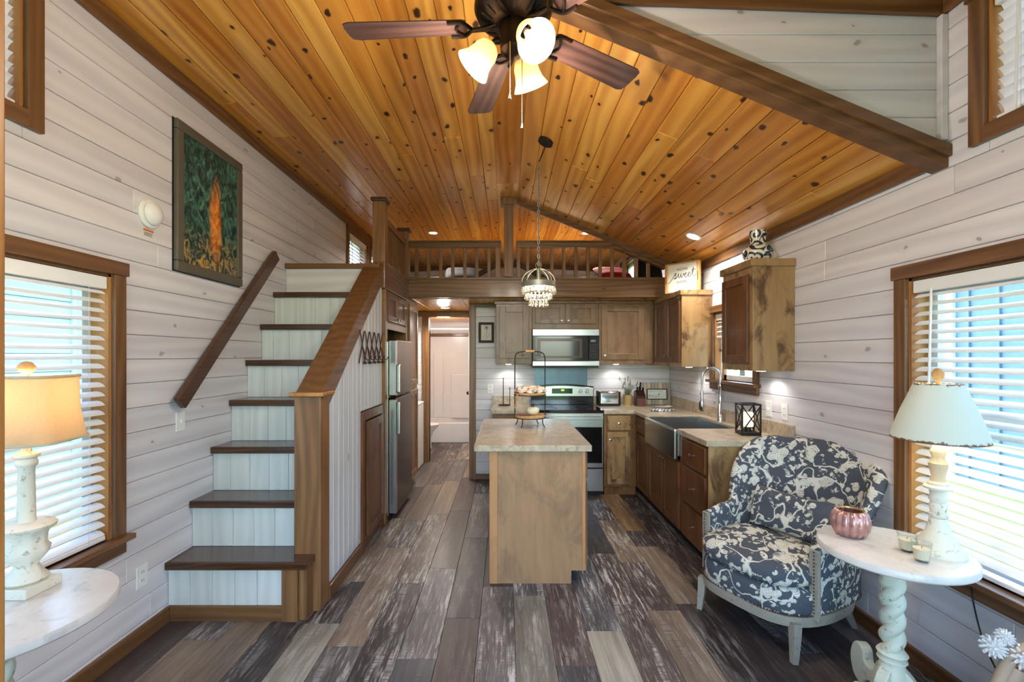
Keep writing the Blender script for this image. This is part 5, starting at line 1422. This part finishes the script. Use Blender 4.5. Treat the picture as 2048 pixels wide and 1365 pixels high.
obj('soil', G().lathe([(0, .10), (.046, .10), (.046, .112), (0, .112)], n=20), MT['bark'], lv)
for k in range(16):
    a = random.uniform(0, 6.28); sp = random.uniform(.02, .12); h = random.uniform(.22, .36)
    e = (sp*math.cos(a), sp*math.sin(a)*.6, h)
    s_ = obj('sprig', G().tube(crom([(.02*math.cos(a), .02*math.sin(a), .11), (e[0]*.55, e[1]*.55, .10+(h-.10)*.6), e], 4), .0016, 5), MT['stemg'], lv)
    d = Vector(e)
    obj('blossom', G().ball((e[0], e[1], e[2]-.012), .006, 6, 6, (1, 1, 4)), MT['laven'] if k % 2 else MT['stemg'], s_)
    g = G()
    for q in range(5):
        b_ = random.uniform(0, 6.28); zz = random.uniform(.11, .18); x_ = e[0]*.3; y_ = e[1]*.3
        g.bar((x_, y_, zz), (x_+.035*math.cos(b_), y_+.035*math.sin(b_), zz+.03), .006, .001)
    obj('leaves', g, MT['stemg'], s_)
kb_ = thing('knife_block', 'dark knife block with black handles beside the lavender', 'knife block', (1.565, 5.33, CZ))
obj('block', G().prism([(-.07, 0), (.07, 0), (.08, .165), (.0, .185), (-.07, .11)], 'X', -.05, .05), MT['kblack'], kb_, bevel=.004)
obj('front_plate', G().box(-.05, .05, -.074, -.069, .0, .09), MT['brownhandle'], kb_, bevel=.002)
for (x, y, z, h) in ((.02, .05, .17, .10), (-.04, -.03, .13, .09), (.0, .01, .17, .05), (.035, .0, .165, .04)):
    obj('knife_handle', G().tube([(x, y, z-.01), (x, y-.01, z+h*.6), (x, y-.022, z+h)], [.009, .010, .012], 8), MT['black'], kb_, smooth=60)
bs = thing('plank_sign', 'weathered plank board carrying a small framed nest sign', 'sign', (1.80, 5.40, CZ))
for k in range(7):
    q = obj('plank', G().box(-.158+.0452*k, -.158+.0452*(k+1)-.001, -.008, .008, 0, .262), MT['plankgrey'] if k not in (1, 4) else MT['linen'], bs, bevel=.002, seg=1)
fr_ = G(); fw = .010
for b in ((-.12, .12, .06, .07), (-.12, .12, .178, .188), (-.12, -.11, .07, .178), (.11, .12, .07, .178)): fr_.box(b[0], b[1], -.026, -.009, b[2], b[3])
obj('sign_frame', fr_, MT['blackm'], bs, bevel=.002)
obj('sign_face', G().box(-.112, .112, -.016, -.009, .068, .18), MT['panel_white'], bs)
def write(parent, name, strokes, r, tf, mat=None, n=6):
    g = G()
    for s in strokes:
        pts = crom([(p[0], p[1], 0) for p in s], n) if len(s) > 2 else [Vector((p[0], p[1], 0)) for p in s]
        g.tube([tf(p.x, p.y) for p in pts], r, 5)
    return obj(name, g, mat or MT['ink'], parent)
NEST = [[(-.1,.0),(.12,.62),(.3,1.0),(.24,.4),(.2,0),(.4,.7),(.62,.95),(.66,.5),(.7,.02),(.95,.2),(1.2,.5),(1.5,.75),(1.4,1.0),(1.15,.7),(1.2,.15),(1.5,0),(1.85,.4),(2.1,.95),(2.25,.5),(2.1,.02),(1.85,.1),(2.3,.2),(2.7,.6),(2.95,1.6),(2.85,.6),(2.9,.05),(3.2,.25)],[(2.55,1.12),(3.3,1.25)]]
write(bs, 'lettering', NEST, .0013, lambda x, y: (-.098+x*.042, -.0175, .085+y*.032))
SQ = [[(x*.16+random.uniform(-.02,.02), random.uniform(.0, 1)) for x in range(12)], [(2.5+x*.16, random.uniform(.0, 1)) for x in range(8)]]
write(bs, 'lettering', SQ, .0008, lambda x, y: (-.09+x*.042, -.0175, .150+y*.016))
write(bs, 'lettering', [[(0+x*.2, random.uniform(0, .8)) for x in range(6)]], .0008, lambda x, y: (.055+x*.04, -.0175, .088+y*.012))
bs.rotation_euler = (R(-6), 0, R(-4)); bs.location = (1.80, 5.43, CZ+.002)
dh = thing('soap_dish', 'white oval dish in front of the plank sign', 'dish', (1.78, 5.12, CZ))
obj('dish', G().lathe([(0, 0), (.05, 0), (.085, .012), (.088, .016), (.08, .015), (.045, .006), (0, .006)], n=36, sx=1.35, sy=.55), MT['porcelain'], dh, smooth=60)
obj('soap', G().ball((.045, 0, .016), .022, 12, 8, (1.5, .9, .6)), MT['cream'], dh, smooth=180)
def checker():
    mm = N('navy_check_cloth'); v = mm.coords(rnd=False); ck_ = mm.n('TexChecker'); mm.l(v, ck_.inputs[0]); ck_.inputs[1].default_value = c(232,232,236); ck_.inputs[2].default_value = c(70,74,104); ck_.inputs[3].default_value = 45
    return mm.fin(ck_.outputs[0], .9)
ph = tag(obj('pot_holder', G().lathe([(0, 0), (.13, 0), (.14, .008), (.13, .016), (0, .018)], n=40, sx=1, sy=.55, fn=lambda a, z: 1+.03*math.sin(14*a)), checker(), smooth=50), 'checked quilted pot holder lying on the worktop corner', 'pot holder')
ph.location = (1.66, 4.84, CZ); ph.rotation_euler = (0, 0, R(20))
# lantern
lt = thing('lantern', 'black X-framed metal lantern with a lit candle on the worktop', 'lantern', (1.80, 3.385, CZ), R(-8))
w2, hh = .068, .232
obj('base', G().box(-w2, w2, -w2, w2, 0, .022), MT['iron'], lt, bevel=.002)
for sx in (-1, 1):
    for sy in (-1, 1): obj('corner_bar', G().box(sx*w2, sx*(w2-.011), sy*w2, sy*(w2-.011), .022, hh), MT['iron'], lt)
g = G()
for s in (-1, 1): g.box(-w2, w2, s*w2, s*(w2-.011), hh-.011, hh).box(s*w2, s*(w2-.011), -w2+.011, w2-.011, hh-.011, hh)
obj('top_frame', g, MT['iron'], lt)
for (ax_, s) in (('y', -1), ('y', 1), ('x', -1), ('x', 1)):
    k = s*(w2-.005)
    for d in (-1, 1):
        p, q = ((-w2*d, k, .022), (w2*d, k, hh-.008)) if ax_ == 'y' else ((k, -w2*d, .022), (k, w2*d, hh-.008))
        obj('cross_bar', G().bar(p, q, .008, .006, up=(0, 1, 0) if ax_ == 'y' else (1, 0, 0)), MT['iron'], lt)
obj('candle', G().lathe([(0, .06), (.034, .06), (.036, .07), (.036, .16), (.03, .165), (0, .158)], n=24), emit('glowing_candle', c(255,232,180), .9), lt, smooth=50)
obj('candle_stand', G().lathe([(0, .022), (.024, .022), (.020, .06), (0, .06)], n=16), MT['blackm'], lt, smooth=40)
# paper towel holder
pt_ = thing('paper_towel_holder', 'black wire paper towel holder left of the stove', 'holder', (-.02, 5.32, CZ))
obj('base', G().ring((0, 0, .008), .07, .004, 28, 6).tube([(-.07, 0, .008), (.07, 0, .008)], .004, 6), MT['iron'], pt_, smooth=60)
obj('rod', G().tube([(-.012, 0, .008), (-.012, 0, .315)], .0045, 8).ball((-.012, 0, .32), .008, 8, 6), MT['iron'], pt_, smooth=60)
obj('tension_arm', G().tube([(.065, 0, .008), (.065, 0, .195)], .004, 8).ring((.065, 0, .205), .009, .003, 14, 5, 'Y'), MT['iron'], pt_, smooth=60)
# tiered tray on the island
tt = thing('tiered_tray', 'black wire two tier tray stand with wood discs on the island', 'tray stand', (.198, 3.77, CZ))
P = [(-.125, 0, .09), (-.125, 0, .56), (-.115, 0, .598), (-.085, 0, .615), (-.03, 0, .622), (.03, 0, .622), (.085, 0, .615), (.115, 0, .598), (.125, 0, .56), (.125, 0, .09)]
obj('frame_hoop', G().tube(P[:2]+[p for p in crom(P[1:9], 5)][1:]+[P[9]], .0045, 8), MT['iron'], tt, smooth=60)
obj('handle_grip', G().lathe([(.008, -.038), (.011, -.03), (.009, -.02), (.011, 0), (.009, .02), (.011, .03), (.008, .038)], n=12).xf(Matrix.Translation((0, 0, .622)) @ Matrix.Rotation(R(90), 4, 'Y')), MT['lightwood'], tt, smooth=60)
for s in (-1, 1):
    for x in (.09, .065): obj('cup_hook', G().tube(crom([(s*x, 0, .615), (s*x, -.004, .60), (s*(x-.01), -.01, .585), (s*(x-.02), -.012, .595)], 4), .002, 5), MT['iron'], tt)
for (z, r) in ((.075, .125), (.262, .128)):
    w_ = obj('wood_disc', G().lathe([(0, 0), (r-.004, 0), (r, .004), (r, .018), (r-.004, .022), (0, .022)], (0, 0, z), 40), MT['lightwood'], tt, smooth=40)
    obj('disc_hoop', G().ring((0, 0, z), r+.003, .004, 40, 6), MT['iron'], w_, smooth=60)
for k in range(4):
    a = R(45+90*k+12); ca, sa = math.cos(a), math.sin(a)
    obj('leg', G().tube(crom([(.118*ca, .118*sa, .075), (.122*ca, .122*sa, .03), (.14*ca, .14*sa, .004)], 4), .0045, 6), MT['iron'], tt, smooth=60)
def towel():
    mm = N('leaf_print_towel'); v = mm.coords(rnd=False); n1 = mm.noise(v, 24, 3, .6, .5)
    col = mm.ramp(n1, [(.38, c(176,92,82)), (.45, c(226,214,196)), (.56, c(232,222,206)), (.62, c(150,146,124))]); return mm.fin(col, .9)
def crump(u, v):
    a = 2*math.pi*v; r = .118*math.sin(math.pi/2*min(1, u*1.15))*(1+.12*math.sin(5*a+3*u))
    return (r*math.cos(a)*1.05, r*math.sin(a), .004+.05*(1-u**3)*(.75+.25*math.sin(3*a+u*5))+.006*math.sin(9*a)*u)
tw_ = tag(obj('folded_towel', G().grid(crump, 14, 40, cv=True), towel(), smooth=180), 'crumpled leaf print towel on the upper tray disc', 'towel'); tw_.location = (.198, 3.77, CZ+.284)
pk = thing('pumpkin', 'small cream ceramic pumpkin on the lower tray disc', 'pumpkin', (.222, 3.76, CZ+.097))
obj('body', G().lathe([(.0, .004), (.02, 0), (.044, .012), (.053, .034), (.046, .058), (.022, .068), (.0, .063)], n=48, fn=lambda a, z: 1+.07*abs(math.cos(5*a))-.04), MT['cream'], pk, smooth=60)
obj('stem', G().tube([(0, 0, .06), (.002, 0, .078), (.01, 0, .09)], [.008, .006, .005], 8), plain('dark_green_stem', c(40,56,46), .6), pk, smooth=60)
tag(obj('wood_coaster', G().lathe([(0, 0), (.04, 0), (.042, .004), (.04, .008), (0, .008)], (.155, 3.70, CZ+.097), 24, sx=1.2, sy=.6), MT['brownhandle'], smooth=40), 'small reddish wooden coaster beside the cream pumpkin', 'coaster')
bead = thing('wood_bead_string', 'string of pale wooden beads hanging off the upper tray disc', 'beads', (.09, 3.66, CZ+.20))
for k in range(7): obj('bead', G().ball((-.006*k*.4, 0, .065-.016*k), .0085, 10, 7), MT['lightwood'], bead, smooth=180)

# framed flower drawing
ff = thing('framed_drawing', 'small dark red framed flower drawing beside the hall post', 'picture', (-.238, YK, 1.657))
g = G(); xa, xb, za, zb, fw = -.332, -.145, 1.657, 1.905, .030
for b in ((xa, xb, za, za+fw), (xa, xb, zb-fw, zb), (xa, xa+fw, za+fw, zb-fw), (xb-fw, xb, za+fw, zb-fw)): g.box(b[0], b[1], YK-.022, YK-.001, b[2], b[3])
obj('frame', g, MT['mahog'], ff, w=True, bevel=.005)
obj('paper', G().box(xa+fw-.003, xb-fw+.003, YK-.010, YK-.002, za+fw-.003, zb-fw+.003), MT['panel_white'], ff, w=True)
fx, fz = -.236, 1.84
S = [[(fx+.006*math.sin(k*.8), 1.835-.012*k) for k in range(12)], [(fx, 1.76), (fx+.025, 1.775), (fx+.035, 1.745), (fx+.012, 1.725), (fx, 1.73)], [(fx, 1.745), (fx-.022, 1.735), (fx-.03, 1.705), (fx-.005, 1.71)]]
for k in range(8):
    a = 2*math.pi*k/8; S.append([(fx, fz), (fx+.018*math.cos(a-.3), fz+.018*math.sin(a-.3)), (fx+.032*math.cos(a), fz+.03*math.sin(a)), (fx+.018*math.cos(a+.3), fz+.018*math.sin(a+.3)), (fx, fz)])
gg = write(ff, 'ink_flower', S, .0012, lambda x, y: (x-ff.location.x, YK-.0105-ff.location.y, y-ff.location.z), n=3)
obj('flower_eye', G().ball((fx, YK-.010, fz), .010, 10, 6, (1, .15, 1)), MT['ink'], ff, w=True)

# patterned vase
def vasem():
    mm = N('blue_scroll_glaze'); v = mm.coords(rnd=False)
    vo = mm.vor(v, 13); sp = mm.n('SeparateXYZ'); d = mm.n('VectorMath', operation='SUBTRACT'); mm.l(v, d.inputs[0]); mm.l(vo.outputs['Position'], d.inputs[1]); mm.l(d.outputs[0], sp.inputs[0])
    ang = mm.math('ARCTAN2', sp.outputs[2], mm.math('SUBTRACT', sp.outputs[1], sp.outputs[0]))
    sw = mm.math('SINE', mm.math('ADD', ang, mm.math('MULTIPLY', vo.outputs['Distance'], 13)))
    return mm.fin(mm.mix(mm.ramp(sw, [(.05, 0.), (.2, 1.)]), c(232,226,206), c(40,52,72)), .25, coat=.4)
va = thing('vase', 'blue and cream scroll patterned vase on the wall cabinet', 'vase', (1.835, 3.315, 2.168))
obj('body', G().lathe([(.045, 0), (.07, .01), (.098, .05), (.102, .085), (.085, .12), (.058, .138), (.05, .15), (.052, .18), (.055, .215), (.057, .24), (.048, .24), (.042, .2), (.0, .2)], n=40), vasem(), va, smooth=60)

# home sign tray
hs_ = thing('home_sign', 'white HOME sweet HOME sign in a wooden tray on the wall cabinet', 'sign', (1.775, 4.565, 2.135), R(-50))
W_, H_ = .365, .30
g = G(); fw = .030
for b in ((-W_/2, -W_/2+fw, 0, H_), (W_/2-fw, W_/2, 0, H_), (-W_/2+fw, W_/2-fw, 0, fw*.4), (-W_/2+fw, W_/2-fw, H_-fw*.4, H_)): g.box(b[0], b[1], -.03, .012, b[2], b[3])
obj('tray_frame', g, MT['lightwood'], hs_, bevel=.004)
obj('hand_hole', G().box(-W_/2+.011, -W_/2+.018, -.0305, -.028, .10, .19), MT['darkbeam'], hs_); obj('hand_hole', G().box(W_/2-.018, W_/2-.011, -.0305, -.028, .10, .19), MT['darkbeam'], hs_)
obj('sign_face', G().box(-W_/2+fw-.002, W_/2-fw+.002, -.012, -.004, .01, H_-.01), MT['panel_white'], hs_)
def text(parent, body, size, loc, mat, rot=(R(90), 0, 0), name='lettering', space=1.25):
    cu = bpy.data.curves.new(name, 'FONT'); cu.body = body; cu.size = size; cu.align_x = 'CENTER'; cu.align_y = 'CENTER'; cu.extrude = .0006; cu.space_character = space
    o = bpy.data.objects.new(name, cu); COL.objects.link(o); cu.materials.append(mat)
    dg = bpy.context.evaluated_depsgraph_get(); me = bpy.data.meshes.new_from_object(o.evaluated_get(dg)); bpy.data.objects.remove(o)
    o = bpy.data.objects.new(name, me); COL.objects.link(o); o.parent = parent; o.location = loc; o.rotation_euler = rot; return o
text(hs_, 'HOME', .036, (.0, -.0128, .232), MT['ink']); text(hs_, 'HOME', .036, (.0, -.0128, .105), MT['ink'])
SW = [[(-1.5,-.95),(-1.1,-.8),(-.6,-.2),(-.1,.5),(.3,1.15),(.42,1.0),(.2,.75),(.35,.45),(.5,.2),(.25,-.05),(-.05,.05),(.4,.12),(.75,.5),(.95,1.0),(.92,.4),(1.05,.05),(1.3,.3),(1.48,.95),(1.45,.4),(1.6,.05),(1.85,.35),(1.98,.9),(2.1,.62),(2.35,.6),(2.62,.8),(2.5,1.02),(2.28,.8),(2.26,.3),(2.48,.03),(2.8,.3),(3.1,.55),(3.36,.8),(3.25,1.02),(3.02,.8),(3.0,.3),(3.22,.03),(3.6,.4),(3.9,1.2),(4.05,2.0),(3.98,1.2),(3.95,.4),(4.05,.03),(4.35,.2),(4.7,.6)],[(3.55,1.35),(4.0,1.45),(4.5,1.5)]]
write(hs_, 'lettering', SW, .0028, lambda x, y: (-.086+x*.050, -.0135, .147+y*.046))
write(hs_, 'lettering', [[(x*.1, .5*(x % 2)) for x in range(28)]], .0007, lambda x, y: (-.056+x*.04, -.0128, .048+y*.009), n=1)

# ------------------------------------------------------------------ hall and bathroom
wm = thing('washing_machine', 'white front of a low washing machine past the pantry', 'washing machine', (-1.5, 5.95, 0))
obj('body', G().box(-1.88, -1.14, 5.62, 6.30, .02, .85), MT['white'], wm, w=True, bevel=.01, seg=3)
obj('lid', G().box(-1.88, -1.135, 5.615, 6.305, .852, .872), MT['white'], wm, w=True, bevel=.006)
obj('feet', G().box(-1.86, -1.16, 5.64, 6.28, 0, .02), MT['blackm'], wm, w=True)
tb = thing('bathtub', 'white bathtub with a raised moulded surround seen through the doorway', 'bathtub', (-1.1, 8.2, 0))
obj('tub_apron', G().box(-1.90, XKW-.005, 7.84, 7.90, 0, .34), MT['fibre'], tb, w=True, bevel=.012, seg=3)
obj('tub_basin', G().box(-1.90, XKW-.005, 7.90, 7.95, .10, .34).box(-1.90, XKW-.005, 8.50, 8.57, .10, .34).box(-1.90, -1.83, 7.95, 8.5, .1, .34).box(XKW-.07, XKW-.005, 7.95, 8.5, .1, .34).box(-1.9, XKW-.005, 7.9, 8.57, .02, .1), MT['fibre'], tb, w=True, bevel=.01)
obj('surround_panel', G().box(-1.90, XKW-.005, 8.56, 8.598, .34, 1.86), MT['fibre'], tb, w=True, bevel=.006)
obj('surround_ledge', G().box(-1.02, XKW-.01, 8.45, 8.56, .34, 1.16), MT['fibre'], tb, w=True, bevel=.02, seg=4)
obj('surround_ledge', G().box(-1.90, -1.45, 8.50, 8.56, .34, 1.14), MT['fibre'], tb, w=True, bevel=.02, seg=4)
obj('surround_column', G().box(-1.36, -1.18, 8.535, 8.56, .34, 1.55), MT['fibre'], tb, w=True, bevel=.02, seg=4)
tag(obj('trim_12', G().box(-1.90, XKW-.001, 8.565, 8.60, 1.862, 1.92), MT['trim_x'], bevel=.003), 'dark strip above the bathtub surround', 'trim', kind='structure')
rd = thing('shower_rod', 'white shower curtain rod above the bathtub', 'rod', (-1.1, 7.86, 1.97))
obj('rod', G().tube([(XL+.002, 7.86, 1.965), (XKW-.002, 7.86, 1.965)], .013, 12), MT['white'], rd, w=True, smooth=60)
obj('flange', G().tube([(XKW-.02, 7.86, 1.965), (XKW-.002, 7.86, 1.965)], .03, 16), MT['nickel'], rd, w=True, smooth=40)
obj('shower_head', G().tube(crom([(XKW-.002, 8.2, 2.02), (XKW-.10, 8.2, 2.03), (XKW-.16, 8.2, 1.98)], 5), .01, 8).lathe([(.012, 0), (.04, -.03), (.04, -.04), (0, -.04)], (XKW-.17, 8.2, 1.98), 16), MT['nickel'], rd, w=True, smooth=50)
wt = thing('toilet', 'white toilet just visible at the left of the bathroom doorway', 'toilet', (-1.35, 7.3, 0))
obj('bowl', G().lathe([(.10, 0), (.11, .02), (.09, .16), (.12, .28), (.18, .36), (.19, .39), (.0, .39)], (.03, 0, 0), 32, sx=1.25, sy=.95), MT['porcelain'], wt, smooth=60)
obj('seat', G().lathe([(.0, .392), (.192, .392), (.198, .40), (.19, .418), (0, .425)], (.03, 0, 0), 36, sx=1.25, sy=.95), MT['porcelain'], wt, smooth=60)
obj('tank', G().box(-.50, -.24, -.21, .21, .38, .74), MT['porcelain'], wt, bevel=.03, seg=4)
obj('tank_lid', G().box(-.51, -.23, -.22, .22, .74, .775), MT['porcelain'], wt, bevel=.012, seg=3)
obj('neck', G().box(-.36, -.10, -.09, .09, 0, .38), MT['porcelain'], wt, bevel=.04, seg=4)
lamp('POINT', (-1.0, 7.3, 2.0), 14, (1, .95, .9), size=.1)

# ------------------------------------------------------------------ outdoors
GZ = -.55
gr = tag(obj('ground', G().box(-60, 60, -60, 60, GZ-.2, GZ), MT['grass']), 'lawn and gravel outside the windows', 'ground', kind='structure')
dk = thing('lawn_bounce_deck', 'unseen grey board deck added behind the camera against green lawn bounce', 'deck', (0, -2.6, GZ), kind='structure')  # unseen deck, added to keep green lawn bounce off the dormer wall
for k in range(28): obj('deck_board', G().box(-2.6+.19*k, -2.6+.19*k+.182, -4.6, YF-.13, -.12, -.08), MT['plankgrey'], dk, w=True)
obj('deck_frame', G().box(-2.6, 2.7, -4.6, -4.5, GZ, -.12), MT['trim_x'], dk, w=True)
def house(name, label, x0, x1, y0, y1, h, mat, face, board=.22, vertical=True):
    t = thing(name, label, 'house', ((x0+x1)/2, (y0+y1)/2, GZ))
    obj('wall', G().box(x0, x1, y0, y1, GZ, GZ+h), mat, t, w=True)
    xf_ = x0-.02 if face < 0 else x1+.02
    if vertical:
        y = y0
        while y < y1:
            obj('batten', G().box(min(xf_, xf_-.0)-.012, xf_+.012, y, y+.05, GZ+.1, GZ+h), mat, t, w=True); y += .45
    else:
        z = GZ+.1
        while z < GZ+h:
            obj('lap_board', G().prism([(xf_-face*.02, z), (xf_+face*.018, z), (xf_, z+board-.005), (xf_-face*.02, z+board-.005)], 'Y', y0, y1), mat, t, w=True); z += board
    obj('corner_trim', G().box(xf_-.03, xf_+.03, y0-.08, y0+.06, GZ, GZ+h), MT['ext_white'], t, w=True); obj('corner_trim', G().box(xf_-.03, xf_+.03, y1-.06, y1+.08, GZ, GZ+h), MT['ext_white'], t, w=True)
    obj('roof', G().prism([(x0-.5, GZ+h), (x1+.5, GZ+h), ((x0+x1)/2, GZ+h+1.4)], 'Y', y0-.5, y1+.5), MT['roofred'], t, w=True)
    return t
house('neighbour_house', 'blue grey sided neighbouring house outside the right window', 7.4, 12.5, -4, 7.55, 3.6, MT['siding'], -1)
hl_ = house('neighbour_house', 'pale blue lap sided house outside the left window', -11.5, -5.6, -8, 5.9, 3.3, MT['siding_l'], 1, vertical=False)
po = thing('porch_frame', 'white porch posts outside the left window', 'porch', (-5.6, 6.8, GZ))
for y in (6.3, 7.3): obj('post', G().box(-5.68, -5.56, y-.06, y+.06, GZ, GZ+2.7), MT['ext_white'], po, w=True)
obj('porch_beam', G().box(-5.7, -5.54, 6.05, 8.0, GZ+2.7, GZ+2.9), MT['ext_white'], po, w=True)
def tree(label, x, y, h, r):
    t = thing('tree', label, 'tree', (x, y, GZ), group='trees beyond the windows')
    obj('trunk', G().tube([(0, 0, 0), (.05, 0, h*.4), (0, .05, h*.75)], [.16, .12, .05], 8), MT['bark'], t, smooth=60)
    g = G()
    for k in range(420):
        d = Vector((random.gauss(0, 1), random.gauss(0, 1), random.gauss(0, 1))).normalized()*r*random.uniform(.5, 1)
        p = Vector((d.x, d.y, h*.68+d.z*1.2)); a = Vector((random.uniform(-1, 1), random.uniform(-1, 1), random.uniform(-1, 1)))*.28; b = a.cross(d).normalized()*.16
        g.add([p-a, p+b, p+a, p-b], [(0, 1, 2, 3)])
    obj('foliage', g, MT['leaf'], t, kind='stuff')
tree('green tree behind the porch outside the left window', -13.0, 11.5, 5.5, 2.3)
tree('bushy tree farther off outside the left window', -16.0, 17.5, 6.5, 2.8)
tree('green tree beyond the kitchen window', 14.0, 27.0, 6.0, 2.6)
